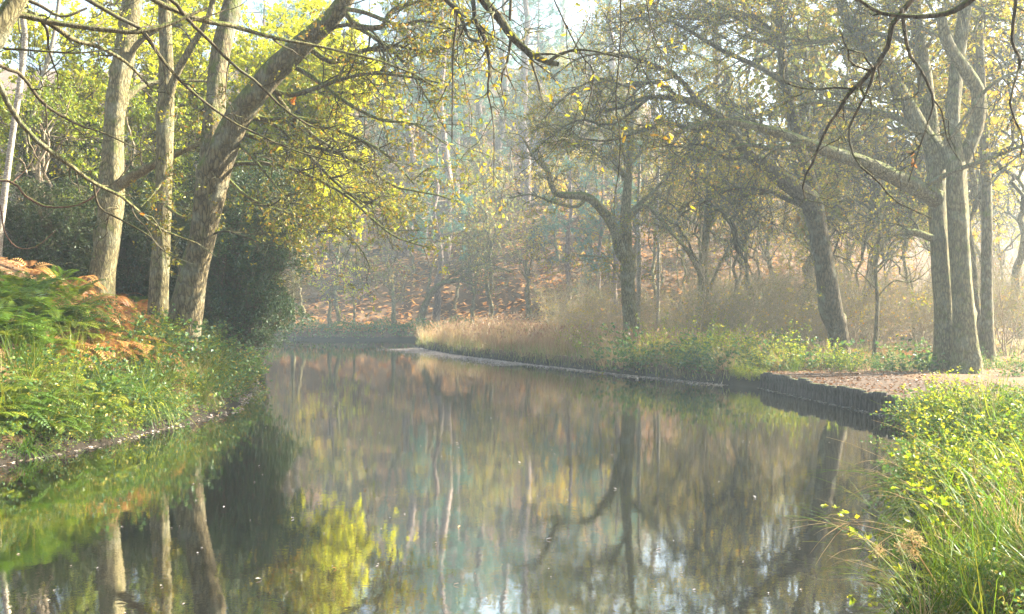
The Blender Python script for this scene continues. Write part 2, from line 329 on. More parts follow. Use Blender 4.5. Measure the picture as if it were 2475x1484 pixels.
# ------------------------------------------------------------------ trees
def stem(pts, Ys, gzv=None, K=64):
    """(px, py, width px) list from the ground up -> path and radii, with a root flare"""
    n = len(pts); Ys = np.linspace(Ys[0], Ys[1], n) if len(Ys) == 2 else np.array(Ys)
    q = [P(x, y, Y) for (x, y, w), Y in zip(pts, Ys)]; r = [w / 2 / F * Y for (x, y, w), Y in zip(pts, Ys)]
    if gzv is not None:
        d = norm(q[0] - q[1]); g = gz(q[0][0], q[0][1])
        if q[0][2] > g - .25:
            e = q[0] + d * ((q[0][2] - (g - .35)) / max(-d[2], .3)); q.insert(0, e); r.insert(0, r[0])
    path = crsp(q, K); rad = np.interp(np.linspace(0, len(r) - 1, K), np.arange(len(r)), r)
    if gzv is not None:
        rad = rad * (1 + .25 * np.exp(-np.maximum(path[:, 2] - g, 0) / .28))
    return path, rad
def bend(a, bpt, K=14, sag=.0, wob=.12):
    a, bpt = np.asarray(a, float), np.asarray(bpt, float); L = np.linalg.norm(bpt - a); t = np.linspace(0, 1, K)[:, None]
    q = a * (1 - t) + bpt * t; q[:, 2] += (4 * t * (1 - t))[:, 0] * sag * L
    w = np.cumsum(rng.normal(size=(K, 3)), 0); w -= w[0] * (1 - t) + w[-1] * t
    return q + w * wob * L / K ** .5 * .5
def crown(limbs, mats, leaf_n=4., lsize=.09, d=(2.2, 3.4, 5.), L=((.8, 2.2), (.4, 1.1), (.15, .42)), up=(.02, .0, .0), wander=.28, t0=.25, bare=.25, lw=.55, lift=0., zflat=.7, hbias=None, gap=.9, minz=.3, lob=False, twS=(5, 4, 3)):
    """side branches, twigs and leaves grown on limbs; leaves thin out in patches. mats = [twig, leaf]"""
    mb = MB()
    LP = np.stack([crsp(l[0], 16) if len(l[0]) != 16 else l[0] for l in limbs]); LR = np.stack([np.interp(np.linspace(0, 1, 16), np.linspace(0, 1, len(l[1])), l[1]) for l in limbs])
    p, r = LP, LR
    for k in range(3):
        p, r = children(p, r, d[k], t0 if k == 0 else .15, 1., *L[k], wander=wander, up=up[k], K=(8, 6, 4)[k], rmax=(.035, .014, .006)[k], rtip=(.004, .003, .0022)[k], flat=zflat, ang=(28, 65) if k == 0 else (30, 75))
        ok = p[..., 2].min(1) > minz; p, r = p[ok], r[ok]
        V, Fa = tubes(p, r, twS[k]); mb.add(V, Fa, 0)
    ph = U(0, 6, 6); c = p[:, -1]
    nz = np.sin(c[:, 0] * 1.9 + ph[0]) + np.sin(c[:, 1] * 1.6 + ph[1]) + np.sin(c[:, 2] * 2.3 + ph[2]) + .8 * np.sin(c[:, 0] * 4.1 + c[:, 2] * 3.3 + ph[3])
    keep = (nz > -gap) & (rng.random(len(p)) > bare)
    p2 = p[keep]; n = rng.poisson(leaf_n, len(p2)); idx = np.repeat(np.arange(len(p2)), n)
    if len(idx):
        q, tg = at(p2, idx, U(.25, 1, len(idx))); m = len(idx)
        q = q + rng.normal(size=(m, 3)) * lsize * .28
        hue = rng.random(m) if hbias is None else np.clip(hbias(q) + rng.normal(size=m) * .18, 0, 1)
        dd = norm(tg + randdir(m) * 1.1); nn = randdir(m, .9); sz = lsize * U(.6, 1.25, m)
        if lob: V, Fa = leaflobed(q, dd, nn, sz); hue = np.concatenate([hue, hue])
        else: V, Fa = leafq(q, dd, nn, sz, sz * lw)
        mb.add(V, Fa, 1, hue)
    return mb
def tree(name, label, trunk, mats, limbs=(), extra=(), cat='tree', group=None, gzv=1, S=24, lump=.075, ckw=None, more_trunks=(), cname='crown', epi=0.):
    """trunk=(pts, Ys); limbs: traced (each its own part); extra: limbs that only carry the crown. mats=[bark, twig, leaf]"""
    tp, tr = stem(*trunk, gzv) if isinstance(trunk[0], list) else trunk
    loc = (tp[0][0], tp[0][1], gz(tp[0][0], tp[0][1])) if gzv else tuple(tp[0])
    root = thing(name, loc, label, cat, group)
    mb = MB(); mb.add(*tubes(tp, tr, S, lump)); mb.build('trunk', mats[0], root)
    for st in more_trunks:
        sp, sr = stem(*st, None) if isinstance(st[0], list) else st
        MB().add(*tubes(sp, sr, S, lump)).build('stem', mats[0], root)
    for lp, lr in list(limbs) + list(extra):
        MB().add(*tubes(lp, lr, 9, .08)).build('limb', mats[0] if lr[0] > .03 else mats[1], root)
    lb = list(limbs) + list(extra)
    if epi:
        k1 = len(tp) // 5; eq, er = children(tp[None, k1:], tr[None, k1:] * 0 + .02, epi, 0, 1, .4, 1.3, (45, 90), .22, .03, 16, .7, .012, .003); er[:, 0] = .012
        eq = eq + 0; lb += [(eq[i], er[i]) for i in range(len(eq))]; [MB().add(*tubes(eq[i], er[i], 5)).build('side_twig', mats[1], root) for i in range(len(eq))]
    if lb and ckw is not None: crown(lb, mats[1:], **ckw).build(cname, mats[1:], root, smooth=False)
    return root
def spray(starts, cen, rad, n, r0=.05, sag=.05, wob=.25):
    """limbs from points on a trunk to places inside an egg-shaped space"""
    out = []
    for k in range(n):
        s = starts[rng.integers(len(starts))]; e = np.array(cen) + randdir(1)[0] * np.array(rad) * U(.45, 1) ** .5
        q = bend(s, e, 16, sag, wob); L = np.linalg.norm(e - s)
        out.append((q, np.linspace(min(r0, .012 + .012 * L), .008, 16)))
    return out
# --- left bank -----------------------------------------------------------------------------------
GN = M['bark_grey']; OK_ = M['bark_oak']; MS = M['bark_moss']; TW = M['bark_twig']
t1 = ([(238, 738, 56), (262, 560, 56), (268, 470, 62), (273, 351, 50), (280, 251, 47), (297, 150, 48), (313, 50, 46), (335, -80, 40), (350, -260, 30)], (28, 29))
q1, _ = stem(*t1, 1)
ex = spray([q1[-17], q1[-11], q1[-6], q1[-1]], P(300, -60, 29), (2.6, 2.5, 2.2), 8)
tree('oak_tree', 'grey oak trunk furthest back of the three big trunks on the fern covered bank', t1, [GN, TW, M['lf_yellow']],
     limbs=[trace([(276, 455), (330, 420), (376, 396), (440, 365), (500, 340)], 28.3, 26, 30, 10), trace([(296, 245), (330, 215), (370, 200), (430, 194), (500, 196)], 28.5, 30, 20, 7),
            trace([(300, 170), (330, 110), (380, 70), (440, 60)], 28.6, 28, 18, 6)], extra=ex, ckw=dict(leaf_n=3, bare=.3, lsize=.09, d=(2.2, 3, 4)))
t2 = ([(379, 800, 46), (384, 700, 44), (394, 501, 40), (400, 300, 40), (401, 200, 34), (401, 125, 30), (398, 25, 30), (402, -100, 26), (408, -260, 20)], (25.5, 25.5))
q2, _ = stem(*t2, 1)
tree('slender_tree', 'slim straight pale trunk between the back oak and the leaning oak', t2, [GN, TW, M['lf_oakgold']],
     limbs=[trace([(404, 250), (420, 195), (441, 150), (470, 100), (500, 50), (520, -20)], 25.4, 25, 22, 12), trace([(404, 500), (440, 524), (480, 520), (530, 530)], 25.3, 24.5, 9, 3), trace([(398, 430), (370, 470), (340, 500)], 25.4, 24.6, 8, 2)],
     extra=spray([q2[-13], q2[-6], q2[-1]], P(400, -150, 25), (2, 2, 1.6), 5), ckw=dict(leaf_n=1.0, bare=.55, d=(1.6, 2.4, 4)))
t3 = ([(440, 850, 80), (450, 742, 78), (472, 640, 66), (494, 552, 64), (512, 440, 74), (535, 370, 66), (566, 301, 62), (618, 226, 58), (668, 166, 58), (738, 100, 50), (800, 45, 44), (850, -25, 40), (900, -120, 30)], (24.5, 23))
def TT(*a, **k): return trace(*a, **k)
l3 = [TT([(822, 8), (860, 60), (922, 65), (942, 30), (987, 10), (1063, 0), (1110, 20)], 23.3, 22, 16, 6), TT([(735, 105), (800, 150), (870, 125), (950, 110), (1030, 125), (1100, 110)], 23.7, 22.5, 16, 5),
      TT([(640, 215), (700, 230), (760, 214), (830, 190), (900, 178), (980, 185), (1060, 200)], 24, 21.5, 16, 4), TT([(590, 280), (650, 290), (720, 285), (780, 305), (832, 321), (907, 356), (957, 396), (1000, 445)], 24, 22, 15, 4),
      TT([(560, 310), (640, 340), (720, 350), (800, 365), (880, 400), (950, 450), (1050, 470), (1110, 488)], 24, 22.5, 14, 3), TT([(545, 400), (600, 395), (680, 400), (760, 430), (840, 475), (900, 530), (960, 575), (1040, 600)], 24.2, 23, 12, 3),
      TT([(690, 150), (760, 190), (840, 250), (920, 290), (1000, 300), (1080, 350)], 23.8, 21, 14, 3), TT([(760, 90), (840, 60), (930, 110), (990, 170), (1040, 250), (1080, 320)], 23.5, 22, 12, 3),
      TT([(820, 20), (880, 30), (960, 60), (1020, 50), (1090, 70), (1140, 120)], 23.2, 21, 12, 4), TT([(600, 270), (690, 320), (790, 420), (860, 480), (930, 500), (1000, 560)], 24.2, 24.5, 12, 3),
      TT([(650, 200), (690, 260), (760, 330), (850, 385), (900, 440), (930, 520), (950, 600)], 24, 25.5, 12, 3), TT([(540, 420), (590, 470), (650, 500), (720, 520), (800, 540), (870, 600), (900, 660)], 24.4, 25, 9, 2.5),
      TT([(552, 330), (600, 370), (660, 440), (700, 500), (720, 560)], 24, 22.5, 8, 2.5), TT([(480, 590), (530, 560), (570, 565), (640, 590), (690, 600)], 24.2, 23.2, 6, 2)]
sh3 = ([(505, 470, 52), (512, 330, 48), (522, 240, 46), (530, 150, 45), (552, 50, 46), (575, -60, 40), (600, -200, 30)], (24.5, 26))
sq, sr_ = stem(*sh3, None)
tree('leaning_oak', 'big forked oak leaning out over the water with one sunlit side', t3, [OK_, TW, M['lf_oak']], limbs=l3,
     extra=spray([sq[-17], sq[-8], sq[-1]], P(580, -120, 25.5), (2.5, 2.2, 1.6), 5) + [TT([(860, -60), (930, -40), (1010, -60), (1100, -40)], 22.8, 21, 18, 5)],
     more_trunks=[(sq, sr_)], epi=1.5, ckw=dict(leaf_n=5., bare=.25, lsize=.095, d=(3.0, 3.8, 5.), up=(-.02, -.03, -.02), gap=.7, minz=1.2, t0=.22))
# birches at the left edge
def wand(name, label, pts, Y, mats, spr=None, group=None, ckw=None, cat='tree', S=10, n=6):
    tp, tr = stem(pts, Y, 1, 24)
    ex = spray([tp[-10], tp[-7], tp[-4], tp[-1]], tp[-5] + np.array([0, 0, .3]), (1.5, 1.5, 1.8), n, .03) if spr is None else spr
    return tree(name, label, (tp, tr), mats, extra=ex, group=group, cat=cat, S=S, lump=.04, ckw=ckw or dict(leaf_n=1.5, bare=.4, d=(1.6, 2.4, 4)))
wand('birch_tree', 'white sunlit birch stem at the left edge behind the ferns', [(-8, 640, 17), (10, 477, 15), (30, 326, 15), (45, 226, 14), (60, 100, 14), (55, 40, 13), (52, -60, 12), (60, -200, 9)], (27, 27), [M['bark_birch'], TW, M['lf_yellow']])
wand('birch_tree', 'thin grey birch stem slanting behind the white sunlit one', [(20, 600, 13), (45, 400, 12), (70, 310, 11), (100, 200, 11), (130, 90, 10), (150, -60, 8)], (31, 32), [M['bark_birch'], TW, M['lf_yellow']])
# yellow trees behind the left trunks
def leafy(name, label, px, Y, h, cen, rad, nl, mats, ckw, w=20, group=None, tilt=0, cat='tree'):
    """a tree known mainly by its crown: trunk at px, crown centred on cen (px, py) with radii in metres"""
    X = (px - 1237) / F * Y; g = gz(X, Y); tp = bend((X, Y, g - .2), (X + tilt, Y + U(-.4, .4), g + h), 24, 0, .10); tr = np.linspace(w / 2 / F * Y, .03, 24)
    tr = tr * (1 + .4 * np.exp(-np.linspace(0, h, 24) / .3))
    st = [tp[k] for k in (10, 12, 14, 16, 18, 20, 22, 23)]; c = P(*cen, Y)
    return tree(name, label, (tp, tr), mats, extra=spray(st, c, rad, nl, .05), group=group, cat=cat, S=10, ckw=ckw)
YW = dict(leaf_n=12., bare=.04, lsize=.11, d=(2.2, 3., 4.5), gap=1.4, lw=.8)
leafy('maple_tree', 'yellow green maple glowing behind the upper left branches', 150, 34, 8.5, (140, 150), (4.0, 2.2, 3.0), 26, [OK_, TW, M['lf_yellow']], YW)
leafy('maple_tree', 'yellow maple filling the gap right of the back oak trunk', 410, 37, 8.5, (430, 150), (3., 2., 3.0), 20, [OK_, TW, M['lf_yellow']], YW)
leafy('field_maple', 'brightest yellow tree behind the leaning oak overhanging the water', 510, 38, 9, (850, 290), (2.0, 1.8, 4.6), 46, [OK_, TW, M['lf_yellow']], dict(YW, minz=2))
leafy('field_maple', 'golden tree behind the fork of the leaning oak', 640, 40, 9, (660, 120), (3., 2.2, 3.), 14, [OK_, TW, M['lf_yellow']], YW)
GS = dict(leaf_n=6., bare=.12, lsize=.10, d=(2.4, 3.2, 4.5), gap=1.3, lw=.6, minz=.6)
leafy('willow_tree', 'mid green leafy tree behind the white birch stem', 90, 30.5, 4.5, (110, 330), (2.6, 1.6, 2.4), 14, [M['bark_hazel'], TW, M['lf_shrub']], GS)
leafy('willow_tree', 'mid green leafy tree just left of the slim straight trunk', 330, 33, 5, (340, 300), (1.9, 1.5, 2.), 9, [M['bark_hazel'], TW, M['lf_shrub']], GS)
# evergreens
def bush(name, label, c0, Y, cen, rad, nl, mats, ckw, group=None, cat='shrub', w=10):
    X = (c0 - 1237) / F * Y; g = gz(X, Y); root = thing(name, (X, Y, g), label, cat, group); st = np.array([X, Y, g - .1]); c = P(*cen, Y)
    lb = []
    for k in range(nl):
        e = c + randdir(1)[0] * np.array(rad) * U(.5, 1) ** .5; e[2] = max(e[2], .25)
        q = bend(st + np.append(rng.normal(size=2) * .15, 0), e, 16, .12, .2); lb.append((q, np.linspace(.045, .007, 16)))
    s = MB()
    for q, r in lb: s.add(*tubes(q, r, 6))
    s.build('stem', mats[0], root); crown(lb, mats[1:], **ckw).build('foliage', mats[1:], root, smooth=False); return root
HK = dict(leaf_n=8., bare=.05, lsize=.085, d=(3., 4., 5.), gap=2., lw=.6, t0=.1, minz=.12)
bush('holly_bush', 'dark glossy holly hanging low over the water beside the leaning oak', 560, 31.5, (635, 560), (1.8, 1.4, 2.5), 40, [OK_, TW, M['lf_holly']], dict(HK, minz=.8, gap=.45, leaf_n=8))
bush('holly_bush', 'dark holly between the slim trunk and the back oak trunk', 330, 31, (340, 610), (1.5, 1.2, 1.8), 26, [OK_, TW, M['lf_rhodo']], HK)
bush('rhododendron_bush', 'dark shaded evergreen at the left edge above the green ferns', 80, 29, (60, 600), (2.2, 1.4, 1.6), 34, [OK_, TW, M['lf_rhodo']], HK)
bush('rhododendron_bush', 'shaded evergreen left of the back oak trunk', 190, 32, (170, 520), (1.9, 1.4, 2.2), 28, [OK_, TW, M['lf_rhodo']], HK)
bush('rhododendron_bush', 'shaded evergreen seen between the slim trunk and the leaning oak', 450, 34, (440, 520), (1.7, 1.2, 2.6), 28, [OK_, TW, M['lf_rhodo']], HK)
# foreground sycamore at the left edge, its limbs crossing the view
fl = [TT([(20, 45), (45, 35), (100, 48), (165, 60), (241, 70), (321, 78), (381, 68), (441, 45), (500, 18)], 11, 12, 17, 7), TT([(20, 30), (60, 28), (125, 60), (175, 95), (230, 110), (281, 135), (321, 165), (371, 221)], 11, 12.5, 17, 6),
      TT([(-60, 60), (0, 113), (50, 120), (175, 128), (230, 124), (290, 118)], 11, 11.5, 7, 3), TT([(-70, 100), (0, 160), (50, 180), (100, 246), (150, 281), (200, 306), (250, 321), (330, 360)], 11, 12.5, 11, 3),
      TT([(-60, 80), (0, 206), (30, 271), (80, 331), (135, 376), (186, 411), (226, 444), (281, 466), (331, 507), (371, 542), (416, 567), (466, 582), (520, 618)], 11, 13, 15, 3),
      TT([(100, -60), (216, 0), (271, 35), (341, 70), (381, 130), (431, 190), (481, 236), (527, 271), (572, 301), (627, 326), (702, 361), (822, 396)], 11.5, 13.5, 12, 3),
      TT([(300, -80), (416, 0), (451, 45), (502, 95), (567, 160), (622, 200), (672, 251), (727, 291), (772, 311), (830, 300)], 12, 14, 11, 3),
      TT([(250, -90), (371, 0), (426, 25), (487, 50), (552, 60), (602, 75), (677, 95), (752, 108), (840, 128), (960, 160), (1060, 215)], 12, 14, 17, 3),
      TT([(-60, -20), (30, -10), (90, 10), (150, 40), (210, 20)], 11, 11.5, 12, 5), TT([(110, 250), (118, 330), (150, 350), (185, 352)], 11.6, 11.8, 4, 2), TT([(226, 444), (240, 500), (290, 530), (360, 570), (400, 610), (470, 640)], 12.2, 13, 6, 2)]
ft = ([(-330, 1000, 70), (-250, 700, 62), (-150, 330, 56), (-60, 150, 52), (0, 62, 46), (45, -5, 40), (120, -120, 34), (260, -260, 26)], (10.5, 11))
tree('overhanging_sycamore', 'leaning pale trunk in the top left corner whose long limbs cross the trees', ft, [GN, TW, M['orange']], limbs=fl,
     ckw=dict(leaf_n=.5, bare=.72, lsize=.10, d=(1.5, 2.0, 2.4), L=((.35, 1.1), (.2, .6), (.08, .25)), up=(-.02, 0, 0), gap=2, t0=.2, lob=True))
vm = [TT([(-60, 410), (0, 436), (30, 441), (70, 481), (120, 501), (181, 497), (226, 471), (250, 440)], 12.5, 13, 8, 4, wob=.01), TT([(-40, 440), (0, 497), (10, 557), (40, 597), (85, 597), (135, 557)], 12.5, 13, 4, 2), TT([(30, 441), (70, 400), (90, 350)], 12.6, 13, 3, 1.5)]
vt = bend((-8.3, 12.9, gz(-8.3, 12.9) - .2), vm[0][0][0], 20, .1, .2)
tree('woody_vine', 'reddish looping vine stem hanging at the left edge', (vt, np.linspace(.03, .02, 20)), [M['bark_vine']] * 2, limbs=vm, cat='vine', S=8)
# --- right bank ----------------------------------------------------------------------------------
t7 = ([(2280, 890, 50), (2280, 743, 42), (2272, 620, 42), (2264, 502, 43), (2262, 401, 50), (2250, 330, 40), (2240, 250, 36), (2225, 120, 32), (2210, 0, 30), (2200, -200, 24)], (30, 31))
s7 = stem([(2334, 905, 62), (2328, 743, 49), (2320, 620, 49), (2313, 502, 48), (2309, 401, 44), (2300, 310, 34), (2305, 220, 34), (2318, 120, 32), (2335, 0, 28), (2350, -180, 20)], (29.3, 30), 1)
s7b = stem([(2318, 410, 34), (2340, 360, 34), (2361, 300, 34), (2362, 226, 32), (2335, 175, 30), (2290, 105, 26), (2270, 20, 20)], (29.8, 29))
l7 = [TT([(2262, 480), (2235, 465), (2170, 432), (2095, 396), (2014, 371), (1944, 346), (1884, 321), (1819, 306), (1758, 293), (1690, 300), (1620, 330)], 30, 27.5, 46, 8), TT([(2262, 370), (2210, 311), (2145, 276), (2070, 266), (1994, 246), (1924, 256), (1850, 280)], 30, 32, 22, 5),
      TT([(2295, 400), (2235, 326), (2175, 221), (2115, 135), (2065, 75), (2029, 0), (2000, -90)], 30, 31, 42, 22), TT([(2240, 445), (2310, 412), (2396, 381), (2474, 351), (2560, 330)], 29.6, 26, 14, 5),
      TT([(2190, 560), (2215, 563), (2250, 575)][::-1], 29.6, 29.3, 18, 15), TT([(2280, 350), (2330, 290), (2380, 220), (2440, 180), (2520, 160)], 29.5, 28, 14, 5),
      TT([(2225, 120), (2160, 90), (2080, 80), (1990, 100), (1900, 90), (1820, 60)], 31, 29, 14, 4), TT([(2240, 250), (2180, 190), (2110, 190), (2040, 230), (1960, 210), (1880, 190)], 30.5, 33, 14, 4),
      TT([(1944, 346), (1880, 360), (1800, 350), (1730, 370), (1640, 350)], 28.5, 29, 14, 4), TT([(2335, 0), (2400, 40), (2470, 60)], 30, 28, 12, 4)]
x7 = spray([s7[0][-13], s7[0][-6], np.array(P(2225, 120, 31)), np.array(P(2065, 75, 31))], P(2230, 40, 30.5), (4.2, 2.8, 2.8), 18)
tree('twin_oak', 'twin stemmed grey oak on the leafy path with a long mossy limb reaching left', t7, [GN, TW, M['lf_oak']], limbs=l7, extra=x7, more_trunks=[s7, s7b], epi=.8,
     ckw=dict(leaf_n=3.8, bare=.3, lsize=.085, d=(4., 4.4, 5.2), gap=.9, minz=2.2, t0=.2))
t6 = ([(2031, 880, 52), (2024, 800, 46), (2007, 743, 54), (1994, 652, 46), (1977, 552, 46), (1962, 492, 50), (1930, 462, 44), (1890, 435, 37), (1859, 410, 34), (1809, 371, 30), (1770, 325, 26), (1735, 285, 24)], (34, 32.8))
l6 = [TT([(1735, 285), (1688, 251), (1643, 241), (1570, 235), (1500, 260), (1440, 270)], 32.8, 31.5, 24, 6), TT([(1968, 500), (1962, 450), (1940, 380), (1915, 280), (1897, 200), (1886, 100), (1884, 0), (1880, -150)], 34, 35, 32, 16), TT([(1958, 505), (1914, 487), (1859, 462), (1809, 454), (1753, 462), (1693, 492), (1640, 520)], 34, 33, 16, 4),
      TT([(1970, 480), (1985, 420), (2020, 395), (2060, 350), (2110, 300)], 34, 36, 16, 5), TT([(1748, 296), (1680, 310), (1610, 300), (1540, 320), (1470, 340), (1400, 335)], 32.6, 31, 16, 4),
      TT([(1688, 251), (1640, 190), (1560, 150), (1480, 130), (1400, 140), (1330, 190)], 32.5, 31, 14, 3), TT([(1897, 200), (1830, 160), (1740, 120), (1640, 60), (1560, 40), (1480, 70)], 34.5, 33, 14, 4),
      TT([(1809, 371), (1760, 385), (1700, 350), (1630, 355), (1570, 350)], 33, 32.5, 12, 3), TT([(1990, 640), (2015, 610), (2030, 570), (2045, 560)], 34, 33.5, 6, 3), TT([(1886, 100), (1820, 40), (1740, 20), (1650, -20)], 34.5, 34, 12, 4),
      TT([(1643, 241), (1590, 200), (1520, 210), (1450, 190), (1370, 230), (1310, 290)], 32, 30.5, 10, 3), TT([(1570, 235), (1480, 300), (1400, 290), (1330, 330), (1280, 380)], 32, 31, 8, 2.5)]
tree('crooked_oak', 'dark mossy oak at the end of the piled edge with its limbs arching left', t6, [MS, TW, M['lf_oak']], limbs=l6, epi=2., extra=spray([P(1886, 100, 34.6), P(1884, 0, 34.8)], P(1680, 70, 34), (5.6, 3., 2.4), 20),
     ckw=dict(leaf_n=3.8, bare=.3, lsize=.085, d=(4.2, 4.6, 5.4), gap=.9, minz=2.2, t0=.2))
wand('young_oak', 'straight narrow brown trunk just behind the twin stemmed oak', [(2387, 870, 34), (2385, 743, 27), (2384, 502, 25), (2379, 351, 24), (2372, 230, 22), (2366, 80, 20), (2365, -120, 15)], (34.5, 34.5), [OK_, TW, M['lf_oakgold']], n=10, ckw=dict(leaf_n=3, bare=.3, d=(2, 3, 4.5)))
wand('sapling', 'thin leaning sapling rising behind the twin oak base', [(2375, 850, 14), (2362, 743, 12), (2350, 600, 11), (2330, 520, 10), (2320, 420, 8)], (37, 37), [OK_, TW, M['lf_oakgold']], n=5)
wand('sapling', 'slender bare sapling standing alone right of the dark mossy oak', [(2112, 860, 10), (2120, 740, 9), (2116, 650, 8), (2127, 570, 7), (2122, 500, 5), (2135, 430, 3)], (37, 37), [M['bark_oak'], TW, M['lf_oakgold']], n=12,
     spr=[TT([(2118, y), (2118 + s * 40, y - 40), (2118 + s * 90, y - 60 + 20 * s), (2118 + s * 150, y - 90)], 37, 36.5, 4, 1.5) for y, s in ((700, -1), (660, 1), (610, -1), (570, 1), (540, -1), (500, 1), (720, 1))], ckw=dict(leaf_n=1.2, bare=.5, d=(1.6, 2, 3)))
t4 = ([(1527, 805, 42), (1519, 720, 34), (1514, 650, 32), (1512, 580, 29), (1512, 510, 26), (1516, 450, 20), (1522, 380, 16), (1525, 300, 12), (1535, 200, 8)], (47, 47))
l4 = [TT([(1507, 625), (1494, 592), (1484, 552), (1454, 507), (1419, 477), (1374, 472), (1339, 466), (1324, 416), (1303, 381)], 47, 45, 30, 10), TT([(1514, 540), (1530, 515), (1564, 497), (1604, 542), (1635, 577), (1670, 610)], 47, 46, 16, 4),
      TT([(1419, 477), (1390, 500), (1340, 490), (1280, 470), (1230, 480)], 46, 45, 9, 3), TT([(1324, 416), (1290, 380), (1260, 330), (1230, 320)], 45.2, 44, 8, 2.5), TT([(1514, 520), (1560, 480), (1600, 440), (1640, 400), (1680, 390)], 47, 47, 12, 3),
      TT([(1518, 440), (1480, 390), (1440, 370), (1390, 350), (1340, 360)], 47, 46, 9, 3), TT([(1520, 400), (1560, 360), (1620, 330)], 47, 47.5, 8, 3), TT([(1507, 690), (1480, 640), (1450, 620), (1400, 620)], 47, 46, 5, 2)]
tree('mossy_oak', 'grey trunk on the reedy bank with one thick mossy elbow limb bending left', t4, [GN, TW, M['lf_oak']], limbs=[(a, b) for a, b in l4], epi=1.2, extra=spray([P(1516, 430, 47), P(1525, 300, 47)], P(1470, 300, 47), (5., 2.6, 2.6), 14),
     ckw=dict(leaf_n=5.5, bare=.2, lsize=.10, d=(3, 3.6, 4.5), gap=.9, minz=1.8, t0=.25))
t5 = ([(1696, 800, 26), (1697, 720, 24), (1698, 656, 22), (1703, 599, 18), (1708, 520, 15), (1712, 430, 12), (1716, 340, 8)], (50, 50))
tree('pale_oak', 'pale knotted trunk standing right of the mossy elbow oak', t5, [GN, TW, M['lf_oakgold']],
     limbs=[TT([(1706, 710), (1718, 690), (1731, 656), (1760, 600), (1790, 560)], 50, 49, 10, 3), TT([(1692, 665), (1680, 640), (1655, 599), (1620, 560), (1580, 540)], 50, 48, 14, 4), TT([(1705, 560), (1740, 500), (1780, 470)], 50, 50, 8, 3)],
     extra=spray([P(1708, 520, 50), P(1712, 430, 50)], P(1720, 430, 50), (3, 2, 1.8), 6), ckw=dict(leaf_n=4., bare=.3, d=(2.4, 3, 4)))
for px, Y, w, lab in ((1541, 54, 11, 'thin white birch stem close behind the mossy elbow oak'), (1588, 57, 8, 'thin pale birch stem between the mossy elbow oak and the pale knotted trunk')):
    wand('birch_tree', lab, [(px, 800, w), (px + 3, 650, w), (px + 1, 500, w * .8), (px + 6, 350, w * .5)], (Y, Y), [M['bark_birch'], TW, M['lf_oakgold']], n=5)
# foreground limbs hanging in from an oak beside the camera
fr = [TT([(2330, -120), (2175, 25), (2145, 115), (2115, 160), (2080, 200), (2055, 221), (2025, 270), (1994, 316), (1965, 390), (1940, 440), (1945, 480)], 9, 9.5, 15, 4), TT([(2178, 20), (2195, 125), (2225, 170), (2255, 241), (2240, 301), (2220, 361), (2195, 440)], 9, 9.3, 9, 3),
      TT([(2115, 160), (2100, 210), (2075, 260), (2050, 320), (2070, 391), (2120, 437), (2165, 487), (2250, 527)], 9.1, 9.6, 8, 3), TT([(2058, 215), (2020, 212), (1955, 216), (1900, 200), (1893, 175), (1897, 160)], 9.2, 9.4, 6, 2.5),
      TT([(2340, 5), (2295, 30), (2235, 40), (2175, 38), (2125, 30), (2075, 0), (2020, -30)], 9, 9, 15, 8), TT([(2460, -80), (2455, 0), (2445, 100), (2465, 150), (2440, 250), (2470, 330), (2465, 380)], 8.6, 9, 10, 3), TT([(2255, 241), (2275, 270), (2290, 340), (2320, 390)], 9.2, 9.5, 5, 2.5)]
frt = bend((9.5, 7.5, gz(9.5, 7.5) - .2), P(2900, -500, 8.2), 24, .02, .08)
fr2 = (bend(frt[-4], fr[0][0][0], 16, .05, .1), np.linspace(.10, .035, 16)); fr3 = (bend(frt[-3], fr[4][0][0], 16, .08, .1), np.linspace(.09, .03, 16)); fr4 = (bend(frt[-6], fr[5][0][0], 16, .05, .1), np.linspace(.08, .025, 16))
tree('overhanging_oak', 'dark crooked branches dangling into the upper right from an oak beside the viewer', (frt, np.linspace(.32, .16, 24)), [MS, MS, M['orange']], limbs=fr, extra=[fr2, fr3, fr4],
     ckw=dict(leaf_n=.7, bare=.75, lsize=.085, d=(2.4, 2.4, 2.4), L=((.2, .65), (.12, .35), (.05, .15)), up=(-.03, -.02, 0), gap=2, t0=.1, wander=.35, lob=True))
# middle limbs hanging from above the frame
fm = [TT([(1120, -80), (1168, 0), (1203, 40), (1238, 90), (1283, 130), (1323, 150), (1349, 155)], 15, 14.6, 24, 12), TT([(1325, 150), (1352, 132), (1392, 121), (1440, 125), (1500, 140)], 14.6, 14.4, 9, 3), TT([(1120, -60), (1143, 0), (1148, 50), (1173, 100), (1183, 170), (1178, 221), (1193, 301), (1193, 451)], 15, 14.6, 12, 2.5),
      TT([(1060, -40), (1078, 0), (1108, 30), (1133, 90), (1158, 100)], 15, 14.7, 13, 6), TT([(1100, 25), (1103, 60), (1095, 120), (1093, 240), (1092, 346)], 15, 14.9, 9, 2.5), TT([(1236, -60), (1234, 0), (1232, 50)], 14.8, 14.8, 8, 7),
      TT([(1490, -60), (1499, 0), (1499, 100), (1487, 251), (1499, 326), (1494, 421), (1484, 481), (1484, 521)], 12, 12, 4, 2), TT([(1310, -60), (1339, 0), (1374, 75), (1409, 140), (1434, 175), (1420, 260), (1399, 326)], 12, 12, 4, 2), TT([(1560, -50), (1562, 0), (1575, 70), (1590, 110), (1600, 130)], 12, 12, 4, 2)]
mtr = bend((9.8, 14.5, gz(9.8, 14.5) - .2), (6.5, 14.5, 8.6), 24, .04, .08)
